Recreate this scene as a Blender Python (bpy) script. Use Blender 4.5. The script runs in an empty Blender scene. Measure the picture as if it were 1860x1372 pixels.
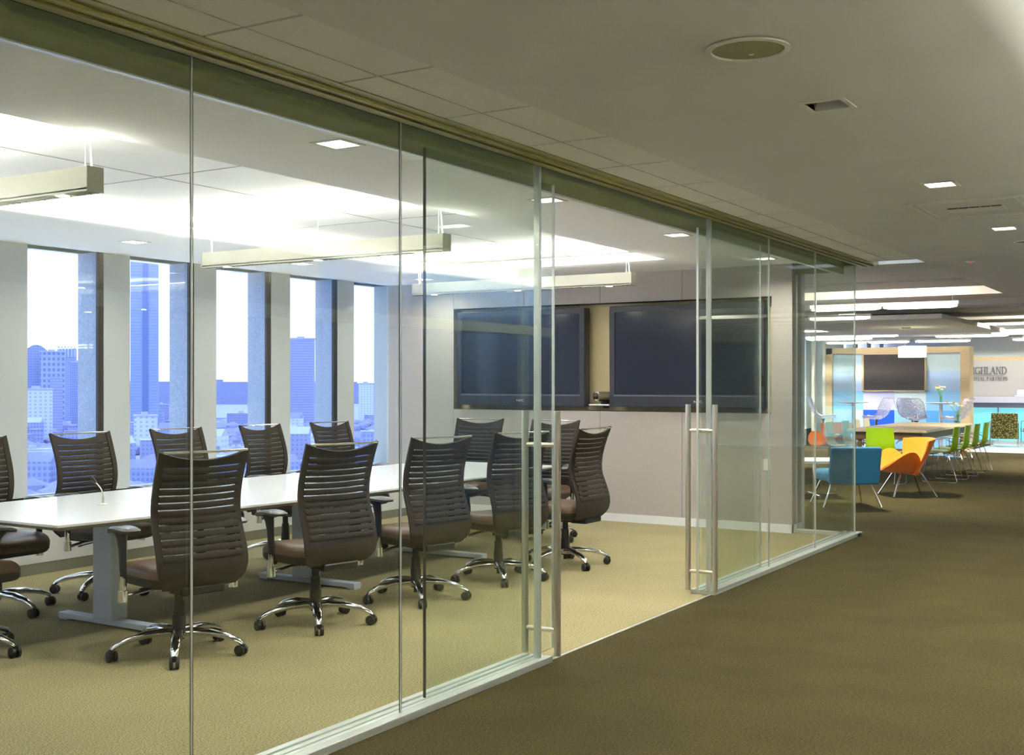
import bpy, bmesh, math, random
from mathutils import Vector, Matrix
PI = math.pi
SC = bpy.context.scene
COL = SC.collection
random.seed(7)

# ---------------------------------------------------------------- camera
cam_d = bpy.data.cameras.new('camera'); cam = bpy.data.objects.new('camera', cam_d); COL.objects.link(cam)
cam.location = (3.136, 0.0, 1.5)
cam.rotation_euler = (PI/2, 0, math.radians(31.591))
cam_d.sensor_fit = 'HORIZONTAL'; cam_d.sensor_width = 36.0
cam_d.lens = 36.0*2122/1860
cam_d.shift_y = (697-686)/1860
cam_d.clip_start = 0.05; cam_d.clip_end = 6000
SC.camera = cam

# ---------------------------------------------------------------- exposure
SC.view_settings.view_transform = 'Standard'; SC.view_settings.look = 'None'
SC.view_settings.exposure = 1.22; SC.view_settings.gamma = 1.0
SC.view_settings.use_curve_mapping = False

def srgb(r, g, b):
    f = lambda c: (c/255/12.92) if c/255 <= 0.04045 else ((c/255+0.055)/1.055)**2.4
    return (f(r), f(g), f(b), 1.0)

# ---------------------------------------------------------------- sky
world = bpy.data.worlds.new('sky'); SC.world = world; world.use_nodes = True
nt = world.node_tree; nt.nodes.clear()
wo = nt.nodes.new('ShaderNodeOutputWorld'); bg = nt.nodes.new('ShaderNodeBackground')
tc = nt.nodes.new('ShaderNodeTexCoord'); mp = nt.nodes.new('ShaderNodeMapping')
mp.inputs['Scale'].default_value = (1.6, 1.6, 7.0)
ns = nt.nodes.new('ShaderNodeTexNoise'); ns.inputs['Scale'].default_value = 2.2
ns.inputs['Detail'].default_value = 6; ns.inputs['Roughness'].default_value = 0.55
cr = nt.nodes.new('ShaderNodeValToRGB')
cr.color_ramp.elements[0].position = 0.36; cr.color_ramp.elements[0].color = (0.62, 0.76, 1.0, 1)
cr.color_ramp.elements[1].position = 0.60; cr.color_ramp.elements[1].color = (0.84, 0.92, 1.0, 1)
nt.links.new(tc.outputs['Generated'], mp.inputs['Vector']); nt.links.new(mp.outputs['Vector'], ns.inputs['Vector'])
nt.links.new(ns.outputs['Fac'], cr.inputs['Fac']); nt.links.new(cr.outputs['Color'], bg.inputs['Color'])
bg.inputs['Strength'].default_value = 1.5
nt.links.new(bg.outputs['Background'], wo.inputs['Surface'])

# light levels
L_COVE = 13.0          # emission of the cove strips
L_DOWN = 11.0         # watts of a square downlight in the meeting room
L_CORR = 10.0         # watts of a corridor downlight
L_TUBE = 5.0         # emission of the lounge tubes
L_PEND = 1.2
L_UPFILL = 58.0          # watts per metre of the added, unseen corridor uplights

# ---------------------------------------------------------------- materials
MATS = {}
def mat(name, col, rough=0.6, metal=0.0, noise=0.0, nscale=40.0, bump=0.0, bscale=200.0, spec=0.5, emit=None, estr=0.0, sheen=0.0, coat=0.0, stretch=None, subsurf=0.0):
    m = bpy.data.materials.new(name); m.use_nodes = True
    n = m.node_tree.nodes; l = m.node_tree.links
    b = n['Principled BSDF']
    b.inputs['Base Color'].default_value = col
    b.inputs['Roughness'].default_value = rough
    b.inputs['Metallic'].default_value = metal
    b.inputs['Specular IOR Level'].default_value = spec
    b.inputs['Coat Weight'].default_value = coat
    b.inputs['Sheen Weight'].default_value = sheen
    t = n.new('ShaderNodeTexCoord'); mpn = n.new('ShaderNodeMapping')
    l.new(t.outputs['Object'], mpn.inputs['Vector'])
    if stretch: mpn.inputs['Scale'].default_value = stretch
    if noise > 0:
        x = n.new('ShaderNodeTexNoise'); x.inputs['Scale'].default_value = nscale; x.inputs['Detail'].default_value = 4
        l.new(mpn.outputs['Vector'], x.inputs['Vector'])
        r = n.new('ShaderNodeValToRGB')
        lo = tuple(max(0, c*(1-noise)) for c in col[:3])+(1,); hi = tuple(min(1, c*(1+noise)) for c in col[:3])+(1,)
        r.color_ramp.elements[0].position = 0.3; r.color_ramp.elements[0].color = lo
        r.color_ramp.elements[1].position = 0.7; r.color_ramp.elements[1].color = hi
        l.new(x.outputs['Fac'], r.inputs['Fac']); l.new(r.outputs['Color'], b.inputs['Base Color'])
    if bump > 0:
        x = n.new('ShaderNodeTexNoise'); x.inputs['Scale'].default_value = bscale; x.inputs['Detail'].default_value = 2
        l.new(mpn.outputs['Vector'], x.inputs['Vector'])
        bp = n.new('ShaderNodeBump'); bp.inputs['Strength'].default_value = bump; bp.inputs['Distance'].default_value = 0.01
        l.new(x.outputs['Fac'], bp.inputs['Height']); l.new(bp.outputs['Normal'], b.inputs['Normal'])
    if emit:
        b.inputs['Emission Color'].default_value = emit; b.inputs['Emission Strength'].default_value = estr
    MATS[name] = m
    return m

def carpet(name, c1, c2, big=0.12):
    m = bpy.data.materials.new(name); m.use_nodes = True
    n = m.node_tree.nodes; l = m.node_tree.links; b = n['Principled BSDF']
    b.inputs['Roughness'].default_value = 0.95; b.inputs['Specular IOR Level'].default_value = 0.15
    t = n.new('ShaderNodeTexCoord')
    mp1 = n.new('ShaderNodeMapping'); mp1.inputs['Scale'].default_value = (1.0, 2.6, 1.0); mp1.inputs['Rotation'].default_value = (0, 0, 0.5)
    x = n.new('ShaderNodeTexNoise'); x.inputs['Scale'].default_value = 90; x.inputs['Detail'].default_value = 3
    r = n.new('ShaderNodeValToRGB'); r.color_ramp.elements[0].position = 0.33; r.color_ramp.elements[0].color = c1
    r.color_ramp.elements[1].position = 0.67; r.color_ramp.elements[1].color = c2
    x2 = n.new('ShaderNodeTexNoise'); x2.inputs['Scale'].default_value = 1.7; x2.inputs['Detail'].default_value = 3
    mr = n.new('ShaderNodeMapRange'); mr.inputs['From Min'].default_value = 0.3; mr.inputs['From Max'].default_value = 0.7
    mr.inputs['To Min'].default_value = 1-big; mr.inputs['To Max'].default_value = 1+big
    vm = n.new('ShaderNodeVectorMath'); vm.operation = 'SCALE'
    l.new(t.outputs['Object'], mp1.inputs['Vector']); l.new(mp1.outputs['Vector'], x.inputs['Vector']); l.new(t.outputs['Object'], x2.inputs['Vector'])
    l.new(x.outputs['Fac'], r.inputs['Fac']); l.new(x2.outputs['Fac'], mr.inputs['Value'])
    l.new(r.outputs['Color'], vm.inputs[0]); l.new(mr.outputs['Result'], vm.inputs['Scale']); l.new(vm.outputs['Vector'], b.inputs['Base Color'])
    bp = n.new('ShaderNodeBump'); bp.inputs['Strength'].default_value = 0.5; bp.inputs['Distance'].default_value = 0.006
    l.new(x.outputs['Fac'], bp.inputs['Height']); l.new(bp.outputs['Normal'], b.inputs['Normal'])
    MATS[name] = m; return m

def glass(name, tint, rmul=1.0, f0=0.04):
    """thin clear architectural glass: straight-through tinted transmission plus angle-dependent mirror"""
    m = bpy.data.materials.new(name); m.use_nodes = True
    n = m.node_tree.nodes; l = m.node_tree.links; n.clear()
    o = n.new('ShaderNodeOutputMaterial'); mx = n.new('ShaderNodeMixShader')
    tr = n.new('ShaderNodeBsdfTransparent'); tr.inputs['Color'].default_value = tint
    gl = n.new('ShaderNodeBsdfGlossy'); gl.inputs['Roughness'].default_value = 0.0; gl.inputs['Color'].default_value = (0.92, 1.0, 0.95, 1)
    g = n.new('ShaderNodeNewGeometry'); d = n.new('ShaderNodeVectorMath'); d.operation = 'DOT_PRODUCT'
    l.new(g.outputs['Incoming'], d.inputs[0]); l.new(g.outputs['Normal'], d.inputs[1])
    a = n.new('ShaderNodeMath'); a.operation = 'ABSOLUTE'; l.new(d.outputs['Value'], a.inputs[0])
    s = n.new('ShaderNodeMath'); s.operation = 'SUBTRACT'; s.inputs[0].default_value = 1.0; l.new(a.outputs[0], s.inputs[1])
    p = n.new('ShaderNodeMath'); p.operation = 'POWER'; p.inputs[1].default_value = 5.0; l.new(s.outputs[0], p.inputs[0])
    k = n.new('ShaderNodeMath'); k.operation = 'MULTIPLY_ADD'; k.inputs[1].default_value = (1-f0)*rmul; k.inputs[2].default_value = f0*rmul
    l.new(p.outputs[0], k.inputs[0])
    l.new(k.outputs[0], mx.inputs['Fac']); l.new(tr.outputs[0], mx.inputs[1]); l.new(gl.outputs[0], mx.inputs[2])
    l.new(mx.outputs[0], o.inputs['Surface'])
    MATS[name] = m; return m

M = MATS
carpet('carpet_room', srgb(102, 95, 70), srgb(176, 165, 124), 0.05)
carpet('carpet_corridor', srgb(26, 23, 8), srgb(78, 70, 35), 0.15)
mat('ceiling_white', srgb(205, 203, 196), 0.9, noise=0.02, nscale=3)
mat('ceiling_room', srgb(238, 238, 236), 0.9)
mat('ceiling_corridor', srgb(212, 211, 204), 0.9, noise=0.03, nscale=2)
mat('ceiling_tile', srgb(226, 224, 212), 0.85, noise=0.02, nscale=60, bump=0.1, bscale=400)
mat('seam_dark', srgb(70, 66, 50), 0.8)
mat('track_olive', srgb(140, 134, 72), 0.45)
mat('track_dark', srgb(30, 28, 18), 0.6)
mat('fascia', srgb(112, 114, 62), 0.7)
mat('wall_paint', srgb(180, 184, 184), 0.85)
mat('wall_white', srgb(222, 224, 226), 0.85)
mat('wall_fabric', srgb(172, 165, 158), 0.9, noise=0.05, nscale=120, bump=0.25, bscale=500, stretch=(1, 1, 4))
mat('niche_cream', srgb(206, 192, 150), 0.8)
mat('niche_dark', srgb(60, 56, 46), 0.7)
mat('baseboard_white', srgb(222, 224, 224), 0.4)
mat('baseboard_grey', srgb(128, 128, 112), 0.5)
mat('wall_blue', srgb(14, 52, 92), 0.7)
mat('aluminium', srgb(205, 210, 205), 0.35, metal=0.6)
mat('steel', srgb(205, 200, 184), 0.32, metal=0.85, bump=0.02, bscale=300)
mat('chrome', (0.82, 0.82, 0.84, 1), 0.09, metal=1.0)
mat('joint_dark', srgb(62, 58, 46), 0.4)
glass('glass_clear', (0.965, 0.982, 0.96, 1), 1.0)
glass('glass_door', (0.955, 0.985, 0.965, 1), 1.0)
glass('glass_window', (0.90, 0.935, 1.0, 1), 0.8)
mat('window_frame_dark', srgb(34, 28, 22), 0.5)
mat('stone', srgb(160, 172, 192), 0.85, noise=0.16, nscale=60)
mat('black_plastic', srgb(20, 19, 18), 0.38, spec=0.5)
mat('arm_pad', srgb(62, 62, 62), 0.32)
mat('caster_black', srgb(28, 27, 22), 0.45)
mat('mesh_brown', srgb(38, 28, 14), 0.8, noise=0.12, nscale=200, bump=0.2, bscale=900)
mat('leather', srgb(92, 70, 52), 0.36, bump=0.12, bscale=250)
mat('seat_shell', srgb(34, 28, 20), 0.5)
mat('table_white', srgb(232, 234, 238), 0.22, spec=0.5)
mat('table_edge', srgb(150, 146, 128), 0.5)
mat('leg_silver', srgb(190, 198, 212), 0.4, metal=0.1)
mat('tv_bezel', srgb(46, 46, 52), 0.32)
mat('tv_screen', srgb(20, 19, 26), 0.16, spec=0.6)
mat('tv_bar', srgb(96, 96, 108), 0.3)
mat('logo_white', srgb(220, 220, 225), 0.5)
mat('camera_body', srgb(92, 86, 66), 0.45)
mat('lens_glass', srgb(40, 38, 36), 0.08, spec=0.8)
mat('led_red', srgb(200, 30, 40), 0.4, emit=(1, 0.05, 0.05, 1), estr=0.25)
mat('lamp_body', srgb(206, 205, 190), 0.5)
mat('lamp_end', srgb(150, 148, 130), 0.5)
mat('lamp_reflector', srgb(190, 190, 190), 0.18, metal=0.9)
mat('lamp_glow', (1, 1, 1, 1), 0.5, emit=(1.0, 0.97, 0.88, 1), estr=3.0)
mat('cove_glow', (1, 1, 1, 1), 0.5, emit=(1.0, 0.965, 0.88, 1), estr=L_COVE)
mat('tube_glow', (1, 1, 1, 1), 0.5, emit=(1.0, 0.95, 0.80, 1), estr=L_TUBE)
mat('shade_glow', srgb(240, 240, 205), 0.6, emit=(1.0, 0.98, 0.72, 1), estr=0.8)
mat('shade_glow_end', srgb(240, 240, 205), 0.6, emit=(0.9, 0.95, 0.55, 1), estr=0.55)
mat('speaker_grille', srgb(132, 130, 88), 0.8, bump=0.3, bscale=900)
mat('fitting_white', srgb(214, 212, 200), 0.5)
mat('wire', srgb(190, 190, 180), 0.4)
mat('cord_white', srgb(235, 235, 225), 0.5)
mat('wood_light', srgb(196, 172, 134), 0.5, noise=0.08, nscale=6, stretch=(1, 8, 8))
mat('wood_table', srgb(206, 184, 148), 0.4, noise=0.08, nscale=5, stretch=(8, 1, 8))
mat('wood_dark', srgb(120, 92, 54), 0.5, noise=0.15, nscale=8)
mat('green_shell', srgb(138, 178, 0), 0.38)
mat('green_front', srgb(196, 212, 190), 0.4)
mat('cream_shell', srgb(226, 218, 190), 0.45)
mat('orange_felt', srgb(238, 122, 0), 0.9, noise=0.04, nscale=200, sheen=0.2)
mat('blue_felt', srgb(36, 112, 150), 0.85, noise=0.05, nscale=200, sheen=0.1)
mat('grey_felt', srgb(118, 110, 88), 0.9, noise=0.1, nscale=150)
mat('black_screen', srgb(52, 46, 42), 0.3)
mat('white_top', srgb(230, 232, 232), 0.35)
mat('platform_white', srgb(214, 222, 228), 0.3)
mat('counter_lilac', srgb(205, 205, 226), 0.4)
mat('counter_shade', srgb(150, 150, 180), 0.5)
mat('teal_glass', srgb(110, 210, 222), 0.25, emit=(0.25, 0.75, 0.85, 1), estr=0.25)
mat('letter_grey', srgb(96, 98, 104), 0.6)
mat('letter_pale', srgb(118, 120, 126), 0.6)
mat('leaf_green', srgb(90, 150, 70), 0.6)
mat('petal_cream', srgb(238, 238, 190), 0.6)
mat('petal_orange', srgb(220, 160, 90), 0.6)
glass('vase_glass', (0.82, 0.92, 0.86, 1), 1.0)
for k_, c_ in dict(tile_a=(188, 214, 226), tile_b=(170, 196, 232), tile_c=(122, 178, 222), tile_d=(10, 82, 206), tile_e=(186, 190, 226), tile_f=(196, 216, 222), tile_g=(130, 182, 226), tile_h=(80, 150, 215)).items():
    mat(k_, srgb(*c_), 0.45)

def scribble():
    m = bpy.data.materials.new('clear_scribble'); m.use_nodes = True
    n = m.node_tree.nodes; l = m.node_tree.links; n.clear()
    o = n.new('ShaderNodeOutputMaterial'); mx = n.new('ShaderNodeMixShader')
    tr = n.new('ShaderNodeBsdfTransparent'); tr.inputs['Color'].default_value = (0.92, 0.93, 0.98, 1)
    pb = n.new('ShaderNodeBsdfPrincipled'); pb.inputs['Base Color'].default_value = srgb(235, 235, 250); pb.inputs['Roughness'].default_value = 0.3
    t = n.new('ShaderNodeTexCoord'); v = n.new('ShaderNodeTexVoronoi'); v.feature = 'DISTANCE_TO_EDGE'; v.inputs['Scale'].default_value = 26
    ns_ = n.new('ShaderNodeTexNoise'); ns_.inputs['Scale'].default_value = 9; ad = n.new('ShaderNodeVectorMath'); ad.operation = 'MULTIPLY_ADD'
    ad.inputs[1].default_value = (0.15, 0.15, 0.15)
    l.new(t.outputs['Object'], ns_.inputs['Vector']); l.new(ns_.outputs['Color'], ad.inputs[0]); l.new(t.outputs['Object'], ad.inputs[2])
    l.new(ad.outputs['Vector'], v.inputs['Vector'])
    lt = n.new('ShaderNodeMath'); lt.operation = 'LESS_THAN'; lt.inputs[1].default_value = 0.11
    l.new(v.outputs['Distance'], lt.inputs[0])
    mu = n.new('ShaderNodeMath'); mu.operation = 'MULTIPLY_ADD'; mu.inputs[1].default_value = 0.75; mu.inputs[2].default_value = 0.10
    l.new(lt.outputs[0], mu.inputs[0])
    l.new(mu.outputs[0], mx.inputs['Fac']); l.new(tr.outputs[0], mx.inputs[1]); l.new(pb.outputs[0], mx.inputs[2]); l.new(mx.outputs[0], o.inputs['Surface'])
    MATS['clear_scribble'] = m
scribble()
def veil():
    m = bpy.data.materials.new('mesh_veil'); m.use_nodes = True
    n = m.node_tree.nodes; l = m.node_tree.links; b = n['Principled BSDF']
    b.inputs['Base Color'].default_value = srgb(40, 32, 22); b.inputs['Roughness'].default_value = 0.8; b.inputs['Alpha'].default_value = 0.70
    MATS['mesh_veil'] = m
veil()

def pattern_fabric(name, c1, c2, scale=22):
    m = bpy.data.materials.new(name); m.use_nodes = True
    n = m.node_tree.nodes; l = m.node_tree.links; b = n['Principled BSDF']; b.inputs['Roughness'].default_value = 0.85
    t = n.new('ShaderNodeTexCoord'); v = n.new('ShaderNodeTexVoronoi'); v.feature = 'DISTANCE_TO_EDGE'; v.inputs['Scale'].default_value = scale
    r = n.new('ShaderNodeValToRGB'); r.color_ramp.interpolation = 'CONSTANT'
    r.color_ramp.elements[0].color = c1; r.color_ramp.elements[1].position = 0.16; r.color_ramp.elements[1].color = c2
    l.new(t.outputs['Object'], v.inputs['Vector']); l.new(v.outputs['Distance'], r.inputs['Fac']); l.new(r.outputs['Color'], b.inputs['Base Color'])
    MATS[name] = m
pattern_fabric('pattern_green', srgb(70, 66, 24), srgb(160, 152, 84), 20)
pattern_fabric('pattern_grey', srgb(116, 122, 126), srgb(176, 184, 186), 20)

def facade(name, wall, win, w, h, mortar=0.35):
    """window grid of a distant building: pane colour in a grid of wall colour"""
    m = bpy.data.materials.new(name); m.use_nodes = True
    n = m.node_tree.nodes; l = m.node_tree.links; b = n['Principled BSDF']; b.inputs['Roughness'].default_value = 0.8; b.inputs['Specular IOR Level'].default_value = 0.1
    t = n.new('ShaderNodeTexCoord'); sp = n.new('ShaderNodeSeparateXYZ'); l.new(t.outputs['Object'], sp.inputs[0])
    ad = n.new('ShaderNodeMath'); ad.operation = 'ADD'; l.new(sp.outputs['X'], ad.inputs[0]); l.new(sp.outputs['Y'], ad.inputs[1])
    def gate(src, period, frac):
        d = n.new('ShaderNodeMath'); d.operation = 'DIVIDE'; d.inputs[1].default_value = period; l.new(src, d.inputs[0])
        f = n.new('ShaderNodeMath'); f.operation = 'FRACT'; l.new(d.outputs[0], f.inputs[0])
        g = n.new('ShaderNodeMath'); g.operation = 'GREATER_THAN'; g.inputs[1].default_value = frac; l.new(f.outputs[0], g.inputs[0])
        return g.outputs[0]
    mu = n.new('ShaderNodeMath'); mu.operation = 'MULTIPLY'
    l.new(gate(ad.outputs[0], w, mortar), mu.inputs[0]); l.new(gate(sp.outputs['Z'], h, mortar), mu.inputs[1])
    mx = n.new('ShaderNodeMix'); mx.data_type = 'RGBA'; mx.inputs['A'].default_value = wall; mx.inputs['B'].default_value = win
    l.new(mu.outputs[0], mx.inputs['Factor']); l.new(mx.outputs['Result'], b.inputs['Base Color'])
    MATS[name] = m
facade('facade_haze_grid', srgb(144, 156, 198), srgb(112, 124, 169), 6.0, 7.5, 0.45)  # blue-violet distance haze is mixed into the facade colours
facade('facade_haze_fine', srgb(140, 152, 197), srgb(117, 130, 177), 3.0, 3.6, 0.4)
facade('facade_haze_blue', srgb(136, 152, 199), srgb(125, 141, 190), 500.0, 3.6, 0.3)
facade('facade_haze_lilac', srgb(143, 151, 194), srgb(128, 138, 183), 500.0, 3.4, 0.5)
facade('facade_haze_white', srgb(179, 189, 211), srgb(143, 153, 194), 5.0, 4.0, 0.62)
facade('facade_haze_low', srgb(136, 145, 189), srgb(115, 124, 169), 3.2, 3.4, 0.55)
mat('glass_seam_haze', srgb(92, 111, 168), 0.7)  # from here to the hills, base colours also carry painted haze
mat('roof_haze', srgb(155, 166, 205), 0.9)
mat('city_ground_haze', srgb(136, 146, 191), 0.95, noise=0.16, nscale=0.02)
mat('river_haze', srgb(147, 159, 204), 0.6)
mat('city_trees_haze', srgb(119, 126, 172), 0.95, noise=0.1, nscale=0.05)
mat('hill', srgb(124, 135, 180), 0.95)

# ---------------------------------------------------------------- mesh helpers
class MB:
    def __init__(self): self.bm = bmesh.new()
    def box(self, x0, y0, z0, x1, y1, z1, rot=None):
        vs = [self.bm.verts.new(p) for p in ((x0,y0,z0),(x1,y0,z0),(x1,y1,z0),(x0,y1,z0),(x0,y0,z1),(x1,y0,z1),(x1,y1,z1),(x0,y1,z1))]
        for f in ((0,3,2,1),(4,5,6,7),(0,1,5,4),(1,2,6,5),(2,3,7,6),(3,0,4,7)): self.bm.faces.new([vs[i] for i in f])
        if rot is not None:
            for v in vs: v.co = rot @ v.co
        return vs
    def tube(self, pts, r, seg=10, squash=1.0, cap=True):
        pts = [Vector(p) for p in pts]
        rs = r if isinstance(r, (list, tuple)) else [r]*len(pts)
        rings = []
        t0 = (pts[1]-pts[0]).normalized()
        up = Vector((0,0,1)) if abs(t0.z) < 0.9 else Vector((1,0,0))
        side = t0.cross(up).normalized()
        for i, p in enumerate(pts):
            if i == 0: t = pts[1]-pts[0]
            elif i == len(pts)-1: t = pts[-1]-pts[-2]
            else: t = (pts[i+1]-p).normalized()+(p-pts[i-1]).normalized()
            t = t.normalized()
            side = (side - t*side.dot(t)).normalized()
            nn = side.cross(t).normalized()
            rings.append([self.bm.verts.new(p+side*math.cos(2*PI*k/seg)*rs[i]+nn*math.sin(2*PI*k/seg)*rs[i]*squash) for k in range(seg)])
        for a, b in zip(rings, rings[1:]):
            for k in range(seg): self.bm.faces.new((a[k], a[(k+1)%seg], b[(k+1)%seg], b[k]))
        if cap:
            self.bm.faces.new(rings[0][::-1]); self.bm.faces.new(rings[-1])
    def lathe(self, prof, seg=20, c=(0,0,0), axis='z'):
        rings = []
        for r, z in prof:
            if r < 1e-5: ring = [self.bm.verts.new((0,0,z))]
            else: ring = [self.bm.verts.new((r*math.cos(2*PI*k/seg), r*math.sin(2*PI*k/seg), z)) for k in range(seg)]
            rings.append(ring)
        for a, b in zip(rings, rings[1:]):
            for k in range(seg):
                q = [a[k%len(a)], a[(k+1)%len(a)], b[(k+1)%len(b)], b[k%len(b)]]
                u = []
                for v in q:
                    if v not in u: u.append(v)
                if len(u) > 2: self.bm.faces.new(u)
        R = Matrix.Identity(3)
        if axis == 'x': R = Matrix.Rotation(PI/2, 3, 'Y')
        if axis == 'y': R = Matrix.Rotation(-PI/2, 3, 'X')
        for ring in rings:
            for v in ring: v.co = R @ v.co + Vector(c)
    def prism(self, poly, z0, z1):
        a = [self.bm.verts.new((x, y, z0)) for x, y in poly]; b = [self.bm.verts.new((x, y, z1)) for x, y in poly]
        self.bm.faces.new(a[::-1]); self.bm.faces.new(b)
        for i in range(len(a)):
            j = (i+1) % len(a); self.bm.faces.new((a[i], a[j], b[j], b[i]))
    def grid(self, fn, nu, nv, thick=0.0, closed=False):
        """fn(u,v)->point for u,v in 0..1; if thick, fn2 offset along normal"""
        P = [[Vector(fn(i/nu, j/nv)) for j in range(nv+1)] for i in range(nu+1)]
        V = [[self.bm.verts.new(p) for p in row] for row in P]
        fs = []
        for i in range(nu):
            for j in range(nv): fs.append(self.bm.faces.new((V[i][j], V[i+1][j], V[i+1][j+1], V[i][j+1])))
        if thick:
            N = [[None]*(nv+1) for _ in range(nu+1)]
            for i in range(nu+1):
                for j in range(nv+1):
                    a = P[min(i+1,nu)][j]-P[max(i-1,0)][j]; b = P[i][min(j+1,nv)]-P[i][max(j-1,0)]
                    nn = a.cross(b); N[i][j] = nn.normalized() if nn.length > 1e-9 else Vector((0,0,1))
            W = [[self.bm.verts.new(P[i][j]-N[i][j]*thick) for j in range(nv+1)] for i in range(nu+1)]
            for i in range(nu):
                for j in range(nv): self.bm.faces.new((W[i][j], W[i][j+1], W[i+1][j+1], W[i+1][j]))
            for i in range(nu):
                self.bm.faces.new((V[i][0], W[i][0], W[i+1][0], V[i+1][0])); self.bm.faces.new((V[i][nv], V[i+1][nv], W[i+1][nv], W[i][nv]))
            for j in range(nv):
                self.bm.faces.new((V[0][j], V[0][j+1], W[0][j+1], W[0][j])); self.bm.faces.new((V[nu][j], W[nu][j], W[nu][j+1], V[nu][j+1]))
    def build(self, name, m, parent=None, smooth=False, bevel=0.0, loc=None, rotz=0.0, seg=2, subsurf=0):
        me = bpy.data.meshes.new(name)
        bmesh.ops.remove_doubles(self.bm, verts=self.bm.verts, dist=1e-6)
        bmesh.ops.recalc_face_normals(self.bm, faces=self.bm.faces)
        if smooth:
            for f in self.bm.faces: f.smooth = True
            for e in self.bm.edges:
                if len(e.link_faces) == 2 and e.calc_face_angle(0) > 0.7: e.smooth = False
        self.bm.to_mesh(me); self.bm.free()
        o = bpy.data.objects.new(name, me); COL.objects.link(o)
        mm = MATS[m] if isinstance(m, str) else m
        me.materials.append(mm)
        if parent is not None: o.parent = parent
        if loc is not None: o.location = loc
        if rotz: o.rotation_euler.z = rotz
        if bevel > 0:
            b = o.modifiers.new('bevel', 'BEVEL'); b.width = bevel; b.segments = seg; b.limit_method = 'ANGLE'
        if subsurf:
            s = o.modifiers.new('sub', 'SUBSURF'); s.levels = subsurf; s.render_levels = subsurf
        return o
def bx(name, m, x0, y0, z0, x1, y1, z1, parent=None, bevel=0.0):
    b = MB(); b.box(min(x0,x1), min(y0,y1), min(z0,z1), max(x0,x1), max(y0,y1), max(z0,z1)); return b.build(name, m, parent, bevel=bevel)
def tag(o, label, cat, group=None):
    o['label'] = label; o['category'] = cat
    if group: o['group'] = group
    return o
def struct(o, label=None):
    o['kind'] = 'structure'
    if label: o['label'] = label
    return o
def empty(name, loc=(0,0,0), rotz=0.0):
    o = bpy.data.objects.new(name, None); COL.objects.link(o); o.location = loc; o.rotation_euler.z = rotz
    o.empty_display_size = 0.1
    return o
def thing(name, label, cat, loc=(0,0,0), rotz=0.0, group=None):
    return tag(empty(name, loc, rotz), label, cat, group)
def dup(root, loc, rotz, label, group=None):
    r = root.copy(); COL.objects.link(r); r.location = loc; r.rotation_euler = (0, 0, rotz); r['label'] = label
    if group: r['group'] = group
    for ch in list(root.children):
        c = ch.copy(); COL.objects.link(c); c.parent = r
        for g in list(ch.children):
            d = g.copy(); COL.objects.link(d); d.parent = c
    return r
def area(name, loc, sx, sy, watts, color, parent=None, rot=(0,0,0), spread=PI):
    ld = bpy.data.lights.new(name, 'AREA'); ld.shape = 'RECTANGLE'; ld.size = sx; ld.size_y = sy; ld.energy = watts; ld.color = color; ld.spread = spread
    o = bpy.data.objects.new(name, ld); COL.objects.link(o); o.location = loc; o.rotation_euler = rot
    if parent is not None: o.parent = parent
    return o
def text_mesh(name, txt, size, m, loc, rot, parent, depth=0.001, sx=1.0):
    cu = bpy.data.curves.new(name, 'FONT'); cu.body = txt; cu.size = size; cu.extrude = depth; cu.align_x = 'CENTER'
    t = bpy.data.objects.new(name, cu); COL.objects.link(t)
    bpy.context.view_layer.update()
    me = bpy.data.meshes.new_from_object(t); bpy.data.objects.remove(t)
    o = bpy.data.objects.new(name, me); COL.objects.link(o); me.materials.clear(); me.materials.append(MATS[m])
    o.location = loc; o.rotation_euler = rot; o.scale = (sx, 1, 1); o.parent = parent
    return o

# ================================================================ SETTING
RX = -5.67        # inner face of the window wall
YT = 11.43        # face of the screen wall
YC = 11.56        # far corner of the glass
ZR = 2.70         # ceiling of the meeting room
# floors
struct(bx('floor', 'carpet_room', RX-0.4, 0.3, -0.12, 0.0, YC+0.05, 0.0))
b = MB(); b.box(0.0, -6.2, -0.12, 4.0, YC+0.05, 0.0); b.box(RX-0.2, YC+0.05, -0.12, 18.0, 36.0, 0.0)
struct(b.build('floor', 'carpet_corridor'))
struct(bx('trim_1', 'aluminium', -0.012, 5.40, 0.0, 0.004, 7.79, 0.004))       # threshold strip
# room ceiling ring with the raised cove
CX0, CX1, CY0, CY1 = -4.10, -1.515, 1.5, 10.385
b = MB()
b.box(RX-0.4, 0.3, ZR, CX0, YC, ZR+0.07); b.box(CX1, 0.3, ZR, -0.12, YC, ZR+0.07)
b.box(CX0, 0.3, ZR, CX1, CY0, ZR+0.07); b.box(CX0, CY1, ZR, CX1, YC, ZR+0.07)
struct(b.build('ceiling', 'ceiling_room'))
ZU = 2.865
b = MB(); b.box(RX-0.4, 0.3, ZU, -0.05, YC, ZU+0.1)
up = struct(b.build('ceiling', 'ceiling_room'))
b = MB()
for x in (-2.9,): b.box(x-0.004, 0.5, ZU-0.003, x+0.004, YC-0.3, ZU+0.001)
for y in (2.95, 5.35, 7.75, 10.15): b.box(CX0-0.3, y-0.004, ZU-0.003, CX1+0.3, y+0.004, ZU+0.001)
sm = b.build('panel_joints', 'lamp_end', up)
# closing box above
struct(bx('wall_near', 'wall_white', RX-0.4, 0.2, 0, 0.0, 0.3, 3.0))
# cove light strips
cl = thing('cove_light', 'hidden cove strip light glowing around the raised ceiling over the table', 'light', (0,0,0))
for i, (a0, b0, a1, b1) in enumerate(((CX0-0.16, CY0, CX0-0.10, CY1), (CX1+0.10, CY0, CX1+0.16, CY1), (CX0, CY1+0.10, CX1, CY1+0.16), (CX0, CY0-0.16, CX1, CY0-0.10))):
    bx('light_strip', 'cove_glow', a0, b0, ZR+0.072, a1, b1, ZR+0.092, cl)

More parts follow.
